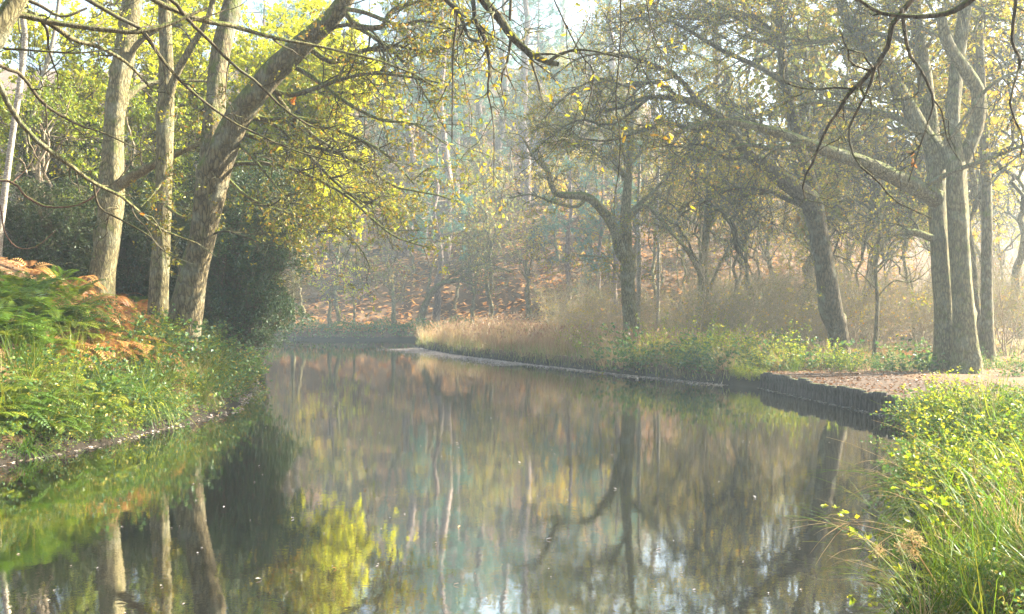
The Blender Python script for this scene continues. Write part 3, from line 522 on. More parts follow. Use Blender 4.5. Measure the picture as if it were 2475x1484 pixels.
ml = [(bend(mtr[-1], (2.5, 14.8, 9.2), 16, .06, .1), np.linspace(.13, .10, 16)), (bend((2.5, 14.8, 9.2), fm[0][0][0], 16, .1, .1), np.linspace(.10, .07, 16)), (bend((2.5, 14.8, 9.2), fm[3][0][0], 16, .12, .1), np.linspace(.08, .04, 16)), (bend(mtr[-3], fm[6][0][0], 16, .15, .1), np.linspace(.06, .014, 16)), (bend(mtr[-1], fm[7][0][0], 16, .12, .1), np.linspace(.06, .014, 16))]
tree('arching_oak', 'mossy limb and hanging twigs reaching down at the top centre of the view', (mtr, np.linspace(.26, .13, 24)), [MS, TW, M['lf_oakgold']], limbs=fm, extra=ml,
     ckw=dict(leaf_n=1.8, bare=.4, lsize=.085, d=(2.4, 2.8, 3.4), L=((.4, 1.7), (.25, .8), (.08, .3)), up=(-.03, -.02, 0), gap=1.4, t0=.15, lob=True))
# --- far bank and hillside -----------------------------------------------------------------------
FK = dict(leaf_n=3.2, bare=.25, lsize=.15, d=(1.4, 2., 2.8), L=((1., 2.4), (.5, 1.2), (.25, .6)), gap=1., lw=.7, twS=(4, 3, 3))
def ground_tree(px, Y): X = (px - 1237) / F * Y; return (X, Y, gz(X, Y))
for px, Y, h, cen, rad, nl, w, mt, lab in (
    (797, 77.8, 3.2, (810, 690), (2.2, 1.5, 1.7), 14, 14, 'lf_yellow', 'small bright yellow tree at the foot of the far bank'),
    (855, 79, 4, (870, 640), (1.8, 1.5, 1.8), 9, 8, 'lf_olive', 'thin stemmed olive tree next to the small yellow tree'),
    (946, 78, 5.5, (950, 620), (2., 1.6, 2.6), 13, 15, 'lf_olive', 'grey trunked olive tree left of the leaning far oak'),
    (705, 78.5, 5.5, (700, 620), (2.6, 1.6, 2.8), 14, 14, 'lf_olive', 'hazy olive tree on the far bank behind the holly'),
    (1140, 82, 6, (1150, 560), (3.4, 2., 3.), 18, 12, 'lf_olive', 'hazy spreading tree right of the pine beside the leaning far oak'),
    (1275, 84, 6, (1270, 570), (2.6, 2., 3.), 14, 12, 'lf_olive', 'hazy tree left of the thick pine trunk')):
    leafy('waterside_tree', lab, px, Y, h, cen, rad, nl, [GN, TW, M[mt]], dict(FK, leaf_n=4.5, minz=.8), w=w)
tl = ([(1014, 780, 20), (1020, 760, 17), (1028, 736, 16), (1045, 705, 14), (1066, 687, 12), (1100, 678, 8), (1150, 690, 5)], (79.5, 79.5))
tree('leaning_far_oak', 'dark crooked oak leaning right on the far bank in front of a pine', tl, [OK_, TW, M['lf_olive']], limbs=[TT([(1031, 715), (1036, 690), (1045, 642), (1059, 615), (1080, 590)], 79.5, 79, 9, 3), TT([(1060, 690), (1120, 650), (1180, 640), (1240, 660)], 79.5, 79, 6, 2), TT([(1035, 725), (1020, 715), (1000, 718)], 79.5, 79, 4, 2)],
     extra=spray([P(1066, 687, 79.5), P(1100, 678, 79.5)], P(1170, 660, 79), (3.6, 2, 1.8), 12), ckw=dict(FK, leaf_n=4, minz=1))
def pine_mesh(h, seed, nb=34, lo=.35):
    tp = bend((0, 0, -.3), (U(-.5, .5), U(-.5, .5), h), 24, 0, .05); mb_t = MB().add(*tubes(tp, np.linspace(.30, .04, 24) * h / 16, 12, .05))
    n = nb; f = U(lo, 1, n); p, _ = at(tp[None], np.zeros(n, int), f); az = U(0, 6.28, n); L = (.8 + 2.2 * np.sin(np.clip((1.05 - f) / (1.05 - lo), 0, 1) * 2.2)) * U(.6, 1.15, n)
    q = rwalk(p, np.stack([np.cos(az), np.sin(az), U(-.15, .35, n)], -1), L, 10, .14, .03); r = np.linspace(.05, .012, 10) * np.ones((n, 1))
    mb = MB().add(*tubes(q, r, 5), 0); c, cr = children(q, r, 2.6, .4, 1, .4, 1.0, K=5, up=.03, rmax=.016); mb.add(*tubes(c, cr, 3), 0)
    m = len(c) * 46; idx = np.repeat(np.arange(len(c)), 46); pp, tg = at(c, idx, U(.3, 1, m)); dd = norm(tg + randdir(m, .35)); s = U(.14, .28, m)
    mb.add(*leafq(pp + rng.normal(size=(m, 3)) * .07, dd, randdir(m, .5), s, s * .16, .02), 1); return mb_t, mb
PR = []
for k in range(4):
    a, b2 = pine_mesh((15, 17, 14, 18)[k], k, (34, 30, 36, 30)[k], (.3, .45, .15, .5)[k]); PR.append((a, b2))
def set_pine(k, loc, sc, label, group, rz):
    if not isinstance(PR[k], bpy.types.Object):
        r = thing('pine_tree', (0, 0, 0), label, 'tree', group); PR[k][0].build('trunk', M['bark_pine'], r); PR[k][1].build('crown', [M['bark_pine'], M['lf_pine']], r, smooth=False); PR[k] = r
        r.location = loc; r.rotation_euler[2] = rz; r.scale = (sc,) * 3; return r
    return dup(PR[k], loc, rz, sc, label, group)
set_pine(0, ground_tree(1051, 80.5), 1.15, 'tall pink barked pine rising directly behind the leaning far oak', None, .3)
set_pine(2, ground_tree(1369, 81), 1.1, 'thick pink barked pine with low blue green boughs on the far slope', None, 1.2)
set_pine(2, ground_tree(1448, 83.5), .9, 'slimmer pine right of the thick pine with low blue green boughs', None, 2.6)
set_pine(1, ground_tree(1485, 82), .95, 'slim pine just left of the mossy elbow oak', None, 2.)
PINES = 'pines on the hazy hillside'
for k in range(26):
    Y = U(90, 165); X = U(-.34, .22) * Y
    set_pine(rng.integers(4), (X, Y, gz(X, Y)), U(1.1, 1.9), 'hazy blue green pine among others high on the bracken hillside', PINES, U(0, 6.28))
for k in range(6):
    px, Y = 970 + 60 * k + U(-15, 15), U(98, 128); X = (px - 1237) / F * Y
    set_pine((0, 1, 3)[k % 3], (X, Y, gz(X, Y)), U(1.7, 2.1), 'very tall hazy pine standing against the pale sky at the top centre', 'tall pines below the sky gap', U(0, 6.28))
HD = 'bare leaved trees on the hazy hillside'
def hill_proto(h, seed, mt, sparse, tk=1.):
    tp = bend((0, 0, -.3), (U(-1, 1), U(-1, 1), h), 24, 0, .12); tr = np.linspace(.2, .03, 24) * h / 11 * tk; st = [tp[j] for j in (9, 12, 15, 18, 20, 22, 23)]
    lb = spray(st, (tp[-1][0], tp[-1][1], h * .72), (3.2, 3.2, h * .32), 14, .07)
    return MB().add(*tubes(tp, tr, 10, .07)), lb, mt, sparse
HP = []
def set_hill(k, loc, sc, label, group, rz, name='hillside_tree'):
    if not isinstance(HP[k], bpy.types.Object):
        t, lb, mt, sp = HP[k]; r = thing(name, (0, 0, 0), label, 'tree', group); t.build('trunk', GN, r)
        c = crown(lb, [TW, M[mt]], **dict(FK, leaf_n=sp, minz=.2, lsize=.22 if k < 4 else .13))
        for q, rr in lb: c.add(*tubes(q, rr, 5), 0)
        c.build('crown', [TW, M[mt]], r, smooth=False); HP[k] = r; r.location = loc; r.rotation_euler[2] = rz; r.scale = (sc,) * 3; return r
    o = dup(HP[k], loc, rz, sc, label, group); o.name = name; return o
for k, (h, mt, sp) in enumerate(((11, 'lf_olive', 7), (9, 'lf_oakgold', 6), (12, 'lf_olive', 4.5), (8, 'lf_oak', 7))): HP.append(hill_proto(h, k, mt, sp))
for k, (h, mt, sp) in enumerate(((10, 'lf_oakgold', 4.5), (8, 'lf_olive', 1.5), (11, 'lf_oakgold', 1.6))): HP.append(hill_proto(h, k, mt, sp, .42))
for k in range(84):
    Y = 83 + 85 * U(0, 1) ** 1.5; X = U(-.38, .36) * Y
    set_hill(rng.integers(4), (X, Y, gz(X, Y)), U(.7, 1.1) + (Y - 83) * .009, 'hazy thin leaved tree among others on the bracken hillside', HD, U(0, 6.28))
HS = 'low crowns on the bracken hillside'
for k in range(30):
    Y = U(92, 135); X = U(-.16, .16) * Y
    set_hill((0, 1, 3)[k % 3], (X, Y, gz(X, Y)), U(.55, .85), 'low hazy leafy crown among others on the lower hillside', HS, U(0, 6.28))
WD = 'slim trees in the wood behind the right bank'
for k in range(40):
    Y = U(46, 84); X = U(.15, .50) * Y
    set_hill(4 + k % 3, (X, Y, gz(X, Y)), U(.85, 1.5), 'slim grey tree among others in the misty wood behind the right bank', WD, U(0, 6.28), 'woodland_tree')
TW_ = 'tall leafy trees close behind the twin oak'
for k in range(5):
    Y = U(48, 58); X = U(.17, .54) * Y
    set_hill((0, 1, 3)[k % 3], (X, Y, gz(X, Y)), U(1.35, 1.9), 'tall leafy tree among others close behind the right bank oaks', TW_, U(0, 6.28), 'woodland_tree')
for k in range(5):
    Y = U(38, 48); X = U(.42, .56) * Y
    set_hill(4, (X, Y, gz(X, Y)), U(1.3, 1.7), 'slender tall tree with sparse gold leaves behind the twin oak', 'slender trees behind the twin oak', U(0, 6.28), 'woodland_tree')
LB = 'trees on the left bank behind the evergreens'
for k in range(12):
    Y = U(38, 47); X = U(-.48, -.31) * Y
    set_hill(rng.integers(4), (X, Y, gz(X, Y)), U(.7, 1.0), 'tree in the dense wood behind the left bank evergreens', LB, U(0, 6.28), 'woodland_tree')
# bare thicket on the right
def thicket(h, ns, leaf):
    az = U(0, 6.28, ns); p0 = np.stack([np.cos(az) * .3, np.sin(az) * .3, -.1 + 0 * az], -1) * U(.1, 1, ns)[:, None]
    p0[:, 2] = -.1
    q = rwalk(p0, np.stack([np.cos(az) * .45, np.sin(az) * .45, 1 + 0 * az], -1), U(.6, 1.1, ns) * h, 16, .13, .02); r = np.linspace(.022, .005, 16) * np.ones((ns, 1))
    return [(q[i], r[i]) for i in range(ns)]
TH = []
for k, (h, ns) in enumerate(((3.6, 9), (4.6, 8), (2.8, 12), (5.2, 7))):
    lb = thicket(h, ns, 0); r = thing('bare_shrub', (0, 0, 0), 'x', 'shrub'); s = MB()
    for q, rr in lb: s.add(*tubes(q, rr, 5))
    s.build('stem', M['bark_hazel'], r)
    mt = ('lf_oakgold', 'lf_olive', 'lf_oakgold', 'lf_olive')[k]
    crown(lb, [M['bark_hazel'], M[mt]], leaf_n=1.3, bare=.45, lsize=.075, d=(3., 4., 4.), L=((.5, 1.5), (.3, .8), (.12, .35)), gap=.8, lw=.7, up=(.03, .02, 0), minz=.02, twS=(4, 3, 3)).build('foliage', [M['bark_hazel'], M[mt]], r, smooth=False); TH.append(r)
used = set()
def put(protos, k, loc, rz, sc, label, group, tilt=(0, 0)):
    o = protos[k]
    if o.name in used: return dup(o, loc, rz, sc, label, group, tilt)
    used.add(o.name); o.location = loc; o.rotation_euler = (*tilt, rz); o.scale = (sc,) * 3 if np.isscalar(sc) else sc; tag(o, label, None, group); return o
n = 0
while n < 120:
    Y = U(37, 72); X = U(.04, .53) * Y
    if sdist(np.array([X]), np.array([Y]))[0] < (5 if Y < 44 else 6) or (X / Y < .16 and Y < 50): continue
    put(TH, rng.integers(4), (X, Y, gz(X, Y) - .03), U(0, 6.28), U(.75, 1.2), 'twiggy half bare shrub in the thicket behind the right bank', 'shrubs of the bare thicket'); n += 1
# ------------------------------------------------------------------ small plants
def fern_mb(nf, L, two, K=20, droop=.09, lean=.55):
    mb = MB(); az = np.arange(nf) / nf * 6.28 + rng.normal(size=nf) * .3
    p0 = np.stack([np.cos(az) * .05, np.sin(az) * .05, 0 * az], -1); d0 = np.stack([np.cos(az) * lean, np.sin(az) * lean, U(.6, 1.2, nf)], -1)
    q = rwalk(p0, d0, L * U(.7, 1.1, nf), K, .03, -droop); mb.add(*tubes(q, np.linspace(.006, .0015, K) * np.ones((nf, 1)), 3))
    fh = rng.random(nf)
    for k in range(3, K):
        t = k / (K - 1); p = q[:, k]; tg = norm(q[:, k] - q[:, k - 1]); side = norm(np.cross(tg, [0, 0, 1.])); nr = np.cross(side, tg)
        pl = L * .36 * min(1, .35 + 2.6 * (t - .1)) * (1.02 - t) ** .75
        for sg in (1, -1):
            d = norm(side * sg + tg * .45 - np.array([0, 0, .12])); 
            if not two: mb.add(*leafq(p, d, nr, pl * U(.85, 1.1, nf), max(.042 * L, .02), .03), 0, fh); continue
            m = max(int(pl / .022), 3)
            for j in range(m):
                u = (j + .6) / m; pp = p + d * pl * u - np.array([0, 0, .10]) * pl * u * u; s2 = np.cross(nr, d)
                sl = .22 * pl * (1.08 - u) + .004
                for s3 in (1, -1): mb.add(*leafq(pp, norm(s2 * s3 + d * .5), nr, sl, sl * .5 + .004, .02))
    return mb
def blade_mb(n, L, w, lean=(.05, .6), droop=.10, spread=.12, K=8, mb=None, mi=0, wander=.05, hue=None):
    mb = mb or MB(); az = U(0, 6.28, n); rr = spread * U(0, 1, n) ** .5; a2 = U(0, 6.28, n)
    p0 = np.stack([np.cos(a2) * rr, np.sin(a2) * rr, -.03 + 0 * az], -1); ln = U(*lean, n)
    q = rwalk(p0, np.stack([np.cos(az) * ln, np.sin(az) * ln, np.ones(n)], -1), L * U(.55, 1.1, n), K, wander, -droop * U(.3, 1.4, n))
    t = np.linspace(0, 1, K); W = w * U(.6, 1.2, n)[:, None] * (np.minimum(1, .6 + t) * (1 - t ** 2.2) + .03)
    side = norm(np.cross(np.stack([np.cos(az), np.sin(az), 0 * az], -1), [0, 0, 1.])); V, Fa = ribbons(q, W, side)
    h = np.repeat(rng.random(n), K - 1) * .75 + np.tile(np.linspace(0, .25, K - 1), n)
    mb.add(V, Fa, mi, h if hue is None else hue); return mb
def bramble_mb(ns, L, lsz, mi_leaf=1, droop=.09, lean=(.4, 1.2), per=12, stemr=.004):
    mb = MB(); az = U(0, 6.28, ns); ln = U(*lean, ns)
    p0 = np.stack([np.cos(az) * .12, np.sin(az) * .12, -.05 + 0 * az], -1)
    q = rwalk(p0, np.stack([np.cos(az) * ln, np.sin(az) * ln, np.ones(ns)], -1), L * U(.5, 1.1, ns), 12, .10, -droop); mb.add(*tubes(q, np.linspace(stemr, .0015, 12) * np.ones((ns, 1)), 3), 0)
    m = ns * per; idx = np.repeat(np.arange(ns), per); p, tg = at(q, idx, U(.15, 1, m)); d = norm(tg * .4 + randdir(m, .25)); base = p + d * lsz * .7
    for rot in (-1., 0., 1.):
        side = norm(np.cross(d, [0, 0, 1.])); dd = norm(d + side * rot * 1.1 + rng.normal(size=(m, 3)) * .15); s = lsz * U(.7, 1.2, m) * (1 if rot == 0 else .8)
        mb.add(*leafq(base, dd, randdir(m, 1.6), s, s * .72, .10), mi_leaf)
    return mb
def herb_mb(ns, L, lsz, per=9):
    mb = MB(); az = U(0, 6.28, ns); rr = .28 * U(0, 1, ns) ** .5
    q = rwalk(np.stack([np.cos(az) * rr, np.sin(az) * rr, -.05 + 0 * az], -1), np.stack([np.cos(az) * .25, np.sin(az) * .25, 1 + 0 * az], -1), L * U(.5, 1.1, ns), 9, .07, 0); mb.add(*tubes(q, np.linspace(.004, .0015, 9) * np.ones((ns, 1)), 3), 0)
    m = ns * per; idx = np.repeat(np.arange(ns), per); p, tg = at(q, idx, U(.2, 1, m)); d = randdir(m, -.1, .4); s = lsz * U(.6, 1.2, m)
    mb.add(*leafq(p, d, randdir(m, 1.4), s, s * .55, .1), 1); return mb
def protos(name, cat, mbs, mats, smooth=False):
    out = []
    for mb in mbs: o = mb.build(name, mats, smooth=smooth, loc=(0, 0, 0)); tag(o, None, cat); out.append(o)
    return out
FG = protos('green_bracken', 'fern', [fern_mb(9, 1.0, False), fern_mb(7, .9, False), fern_mb(8, 1.1, False)], [M['fern_green']])
FD = protos('dry_bracken', 'fern', [fern_mb(8, .95, False, droop=.15), fern_mb(7, .8, False, droop=.17, lean=.8), fern_mb(9, 1.0, False, droop=.13)], [M['fern_dry']])
BR = protos('bramble', 'plant', [bramble_mb(16, 1.1, .062, per=14), bramble_mb(12, .9, .095), bramble_mb(18, 1.3, .12, per=8)], [M['bark_vine'], M['bramble']])
HB = protos('leafy_herb', 'plant', [herb_mb(30, .9, .06, 12), herb_mb(24, .7, .055, 12), herb_mb(34, 1.15, .065, 12)], [M['grass'], M['nettle']])
GT = protos('grass_tuft', 'grass', [blade_mb(90, .8, .008, (.1, 1.), .16, wander=.09), blade_mb(70, .65, .007, (.1, 1.2), .18, wander=.1), blade_mb(110, .95, .009, (.05, 1.), .19, .13, wander=.09)], [M['grass']])
DT = protos('dry_grass_tuft', 'grass', [blade_mb(80, .8, .007, (.1, .9), .1), blade_mb(60, .65, .006, (.1, 1.1), .12)], [M['straw']])
SD = protos('sedge_clump', 'plant', [blade_mb(210, 1.35, .014, (.15, 1.2), .22, .22, 12, wander=.08), blade_mb(190, 1.2, .013, (.2, 1.4), .24, .2, 12, wander=.08)], [M['sedge']])
def scatter(pr, n, region, label, group, sc=(.7, 1.25), dens=None, sink=.02, tilt=.15):
    c = 0; tries = 0
    while c < n and tries < n * 60:
        tries += 1; x, y = region()
        d = sdist(np.array([x]), np.array([y]))[0]
        if d < .04 or (dens is not None and rng.random() > dens(x, y, d)): continue
        put(pr, rng.integers(len(pr)), (x, y, gz(x, y) - sink), U(0, 6.28), U(*sc), label, group, tuple(rng.normal(size=2) * tilt)); c += 1
def lshore(y): return np.interp(y, [5, 10, 14.5, 16, 19.5, 22, 27, 31, 34.5, 40], [-9, -8, -7.4, -6.9, -6.5, -6.2, -7.1, -7.9, -9, -12])
def lbank(y0, y1, d0, d1):
    def f():
        y = U(y0, y1); return lshore(y) - U(d0, d1), y
    return f
def px_region(x0, x1, y0, y1):
    def f():
        g = G(U(x0, x1), U(y0, y1)); return g[0], g[1]
    return f
# left bank: where each kind is seen
scatter(FG, 40, px_region(-60, 190, 680, 860), 'green sunlit bracken on top of the left bank', 'green bracken on the left bank', (.7, 1.05))
scatter(FG, 34, px_region(-40, 260, 930, 1080), 'green bracken low on the left bank near the water', 'green bracken by the water', (.55, .9))
scatter(FG, 7, px_region(120, 330, 740, 860), 'green bracken among orange bracken at the tree feet', 'green bracken at the tree feet', (.6, .95))
scatter(FD, 56, px_region(150, 380, 715, 880), 'dry orange bracken on the left bank below the big trunks', 'dry bracken on the left bank', (.6, 1.05))
scatter(FD, 24, lbank(20, 33, 2.2, 6), 'dry orange bracken around the foot of the big trunks', 'dry bracken round the trunks', (.7, 1.1))
scatter(GT, 46, lbank(15, 28, .0, 1.5), 'long bright green grass spilling down the left bank', 'long grass on the left bank', (.9, 1.5))
scatter(BR, 34, lbank(13.5, 21.5, .05, 1.6), 'bramble trailing over the low left bank', 'brambles on the left bank', (.6, 1.0))
scatter(BR, 52, lbank(21, 32, .0, 2.2), 'bramble below the leaning oak at the water edge', 'brambles under the leaning oak', (.65, 1.1))
scatter(HB, 14, px_region(350, 520, 800, 860), 'tall yellow green herb at the foot of the slim trunk', 'herbs at the slim trunk', (.7, 1.0))
scatter(GT, 40, lbank(13, 32, .0, .9), 'tuft of green grass at the left water edge', 'grass tufts on the left edge', (.5, .9))
scatter(DT, 30, lbank(13, 32, .0, 1.5), 'tuft of dry grass on the left bank', 'dry grass tufts on the left bank', (.6, 1.2))
scatter(HB, 26, lbank(16, 31, .1, 2.2), 'yellow green herb among the left bank brambles', 'herbs on the left bank', (.6, 1.))
for px, py, s, lb in ((335, 985, 1.05, 'large arching green sedge clump at the left water edge'), (390, 985, .8, 'smaller sedge clump right of the large sedge at the left edge'), (415, 830, .8, 'upright pale grassy clump before the slim trunk'), (480, 940, .8, 'sedge clump among brambles under the leaning oak'), (250, 1030, .6, 'small sedge clump in the ferns by the water'), (60, 1090, .7, 'sedge clump at the left edge of the view by the water'), (560, 900, .6, 'sedge clump at the tip of the left bank')):
    g = G(px, py); put(SD, 0 if s > 1 else 1, (g[0], g[1], g[2] - .03), U(0, 6), s, lb, 'sedge clumps on the left bank')
# right bank vegetation
def rb(x0, x1, y0, y1, dmin, dmax):
    def f():
        while True:
            x, y = U(x0, x1), U(y0, y1); d = sdist(np.array([x]), np.array([y]))[0]
            if dmin < d < dmax and not (7 < x < 13.8 and 18 < y < 29.5): return x, y
    return f
scatter(HB, 46, rb(2, 12, 30, 44, .5, 4), 'yellow green herb on the reedy right bank', 'herbs on the right bank', (.9, 1.7))
scatter(DT, 70, rb(-7, 9, 36, 68, .4, 5), 'tall dry reed clump standing above the reed bed', 'tall reed clumps on the spit', (1.4, 2.3))
scatter(BR, 60, rb(3, 22, 29.3, 44, .4, 8), 'bramble bush on the far side of the path', 'brambles on the right bank', (.7, 1.3))
scatter(FD, 50, rb(3, 24, 33, 48, 2, 12), 'dry orange bracken in front of the thicket', 'dry bracken before the thicket', (.8, 1.2))
scatter(GT, 60, rb(2, 24, 29.3, 46, .05, 10), 'grass tuft beyond the piled edge', 'grass tufts on the right bank', (.6, 1.1))
scatter(DT, 95, rb(0, 14, 30, 46, .1, 6), 'dry grass tuft on the reedy right bank', 'dry grass tufts on the right bank', (.9, 1.6))
scatter(BR, 26, rb(11, 24, 26, 34, 3, 14), 'low bramble round the twin oak', 'brambles round the twin oak', (.5, .8))
scatter(HB, 22, px_region(1550, 1790, 845, 885), 'tall yellow green bush standing on the bank left of the piles', 'bushy herbs left of the piles', (1.2, 1.8))
scatter(BR, 14, px_region(1480, 1900, 850, 900), 'bramble mound among the tall herbs left of the piles', 'bramble mounds left of the piles', (1., 1.5))
scatter(HB, 16, px_region(1770, 1850, 905, 925), 'low bright green herb where the piles begin', 'herbs by the first pile', (.3, .5))
# near right
scatter(BR[:1], 80, rb(3.2, 11, 8, 19, .0, 3.5), 'bramble in the near right grass', 'brambles on the near bank', (.55, .95))
scatter(GT, 110, rb(3, 12, 6.5, 19, .02, 5), 'green grass tuft on the near right bank', 'grass tufts on the near bank', (.7, 1.3))
scatter(DT, 36, rb(3, 12, 6.5, 19, .02, 5), 'dry grass tuft on the near right bank', 'dry grass on the near bank', (.7, 1.2))
scatter(HB, 34, rb(3.2, 12, 7.5, 18, .1, 4), 'yellow green herb in the near right grass', 'herbs on the near bank', (.6, 1.))
for (x, y, s), lb in zip(((3.75, 7.6, 1.0), (4.45, 8.6, 1.1), (4.1, 9.4, .9), (5.2, 9.6, 1.0), (6.3, 12.8, 1.0), (7.2, 13.6, 1.1), (4.7, 7.3, 1.0)),
        ('dark arching sedge clump lowest at the right edge', 'big dark sedge clump behind the lowest one at right', 'sedge clump leaning over the water on the near bank', 'sedge clump against the right edge of the view', 'sedge clump near the end of the piles', 'broad sedge clump at the right edge below the twin oak', 'sedge clump in the bottom right corner')):
    put(SD, rng.integers(2), (x, y, gz(x, y) - .03), U(0, 6), s, lb, 'sedge clumps on the near bank')
scatter(GT, 45, rb(2.2, 8, 4.6, 8, .02, 4), 'grass tuft in the bottom right corner', 'grass tufts in the near corner', (.45, .8))
scatter(DT, 22, rb(2.2, 8, 4.6, 8, .02, 4), 'straw coloured grass tuft in the bottom right corner', 'straw tufts in the near corner', (.5, .8))
scatter(BR[:1], 12, rb(2.4, 8, 5, 8, .1, 4), 'low bramble in the bottom right corner', 'brambles in the near corner', (.4, .6))
scatter(GT, 70, lbank(12.5, 32, -.05, .35), 'low tuft of grass hanging over the left waterline', 'grass over the left waterline', (.35, .6))
scatter(BR, 40, lbank(12.5, 24, -.05, .4), 'low bramble hanging over the left waterline', 'brambles over the left waterline', (.4, .65))
YS = protos('yellow_sprig', 'plant', [bramble_mb(7, 1.2, .055, droop=.10, lean=(.5, 1.3), per=10), bramble_mb(6, 1.0, .06, droop=.1, lean=(.5, 1.3), per=9)], [M['bark_vine'], M['nettle']])
for k in range(9):
    x, y = 2.75 + .42 * (k % 5) + U(-.1, .1), 6.0 + .75 * (k // 5) + U(-.15, .15)
    put(SD, rng.integers(2), (x, y, gz(x, y) - .03), U(0, 6), U(.5, .7), 'low sedge covering the bank at the very bottom right corner', 'low sedges in the near corner')
scatter(YS, 11, rb(3.2, 7.5, 7.6, 13, .0, 1.6), 'sunlit yellow leaved sprig rising from the near right grass', 'yellow sprigs on the near bank', (.7, 1.1))
# long single grass stems arching left over the water
for k in range(44):
    y = U(6.8, 11); x = np.interp(y, [7, 10, 13.5], [2.7, 4, 5.3]) + U(.0, .8); L = U(.7, 1.5); n = 1
    q = rwalk(np.array([[x, y, gz(x, y) - .02]]), np.array([[-U(.5, 1.4), U(-.4, .5), 1.]]), L, 12, .04, -U(.05, .13))
    t = np.linspace(0, 1, 12); mb = MB().add(*tubes(q, np.linspace(.003, .0012, 12)[None], 3), 0)
    m = rng.integers(2, 5); p, tg = at(q, np.zeros(m, int), U(.25, .85, m)); b = rwalk(p, tg + randdir(m) * .5, U(.2, .45, m), 6, .08, -.15)
    W = .011 * (1 - np.linspace(0, 1, 6) ** 2)[None] * np.ones((m, 1)) + .0008; mb.add(*ribbons(b, W, norm(np.cross(tg, [0, 0, 1.]))), 0)
    tag(mb.build('long_grass', M['grass' if k % 3 else 'straw'], loc=q[0, 0]), 'long thin grass stem arching left over the water from the near bank', 'grass', 'long grass stems over the water')
# dry umbel stalk
g0 = np.array([3.55, 6.9, gz(3.55, 6.9)]); st = trace([(2330, 1560), (2290, 1460), (2250, 1390), (2212, 1330), (2200, 1300)], 6.6, 6.4, 5, 3)
root = thing('dead_flower_stalk', tuple(st[0][0]), 'brown dead flower stalk with fluffy seed heads in the near right grass', 'plant'); MB().add(*tubes(st[0], st[1], 5)).build('stalk', M['straw'], root)
for px, py in ((2200, 1295), (2180, 1325), (2125, 1335), (2222, 1310), (2205, 1340)):
    c = P(px, py, 6.4); m = 160; d = randdir(m, .3); mb = MB().add(*tubes(bend(st[0][-3], c, 8, 0, .1), np.full(8, .0018), 3), 0)
    mb.add(*leafq(c + d * U(.0, .045, m)[:, None], d, randdir(m), U(.008, .02, m), .006), 0); mb.build('seed_head', M['straw'], root, smooth=False)
# ------------------------------------------------------------------ stuff: reeds, far bracken, litter, floating leaves
def field(n, fn, L, w, K=4, lean=.25, droop=.05):
    p = fn(n); m = len(p); az = U(0, 6.28, m); l = U(0, lean, m)
    q = rwalk(p, np.stack([np.cos(az) * l, np.sin(az) * l, np.ones(m)], -1), L(p) * U(.6, 1.15, m), K, .10, -droop); t = np.linspace(0, 1, K)
    return ribbons(q, w * U(.6, 1.3, m)[:, None] * (1.05 - t ** 1.5), norm(np.stack([-np.sin(az), np.cos(az), 0 * az], -1)))
def inreg(x0, x1, y0, y1, d0, d1, cond=None):
    def f(n):
        x, y = U(x0, x1, n * 6), U(y0, y1, n * 6); d = sdist(x, y); ok = (d > d0) & (d < d1)
        if cond is not None: ok &= cond(x, y, d)
        x, y = x[ok][:n], y[ok][:n]; return ongr(x, y, -.03)
    return f
spit = lambda x, y, d: (x > np.interp(y, [30, 41, 50, 60, 76], [3, .5, -4, -7, -8])) & (x < np.interp(y, [30, 36, 45, 60, 76], [7, 9.5, 8, 7, 5]))
mb = MB(); mb.add(*field(26000, inreg(-8, 11, 33, 76, .5, 8, spit), lambda p: .72 + .22 * np.sin(p[:, 0] * 1.3) * np.sin(p[:, 1] * .9 + 1) + .22 * np.sin(p[:, 0] * 2.9 + p[:, 1] * 1.7) + .14 * np.sin(p[:, 1] * 3.1 - p[:, 0]), .016, 5, .45), 0)
p = inreg(-8, 11, 33, 76, .6, 8, spit)(4000); m = len(p); dd = randdir(m, 1.2); mb.add(*leafq(p + np.array([0, 0, 1.]) * U(.5, 1.05, m)[:, None], dd, randdir(m), U(.12, .3, m), .05), 0)
tag(mb.add(*field(900, inreg(-8, 11, 33, 76, .6, 7, spit), lambda p: 1.35 + .25 * np.sin(p[:, 0] * 3), .012, 5, .3), 0).build('reed_bed', M['reed'], smooth=False), 'pinkish brown dry reeds covering the right bank spit', 'reeds', kind='stuff')
mb = MB().add(*field(9000, inreg(-8, 11, 30, 76, .02, 1.1, spit), lambda p: .5 + .1 * np.sin(p[:, 0] * 2), .016, 5, .5, .1), 0)
tag(mb.build('green_reeds', M['reedgreen'], smooth=False), 'green reeds along the water edge of the spit', 'reeds', kind='stuff')
# undergrowth beyond the path
mb = MB().add(*field(9000, inreg(2, 34, 29.5, 48, .1, 25, lambda x, y, d: y > 29.5 + .05 * x), lambda p: .38 + .15 * np.sin(p[:, 0] * 1.9 + p[:, 1]), .013, 4, .7, .1), 0)
tag(mb.build('undergrowth', M['reedgreen'], smooth=False), 'rough grass between the path and the thicket', 'grass', kind='stuff')
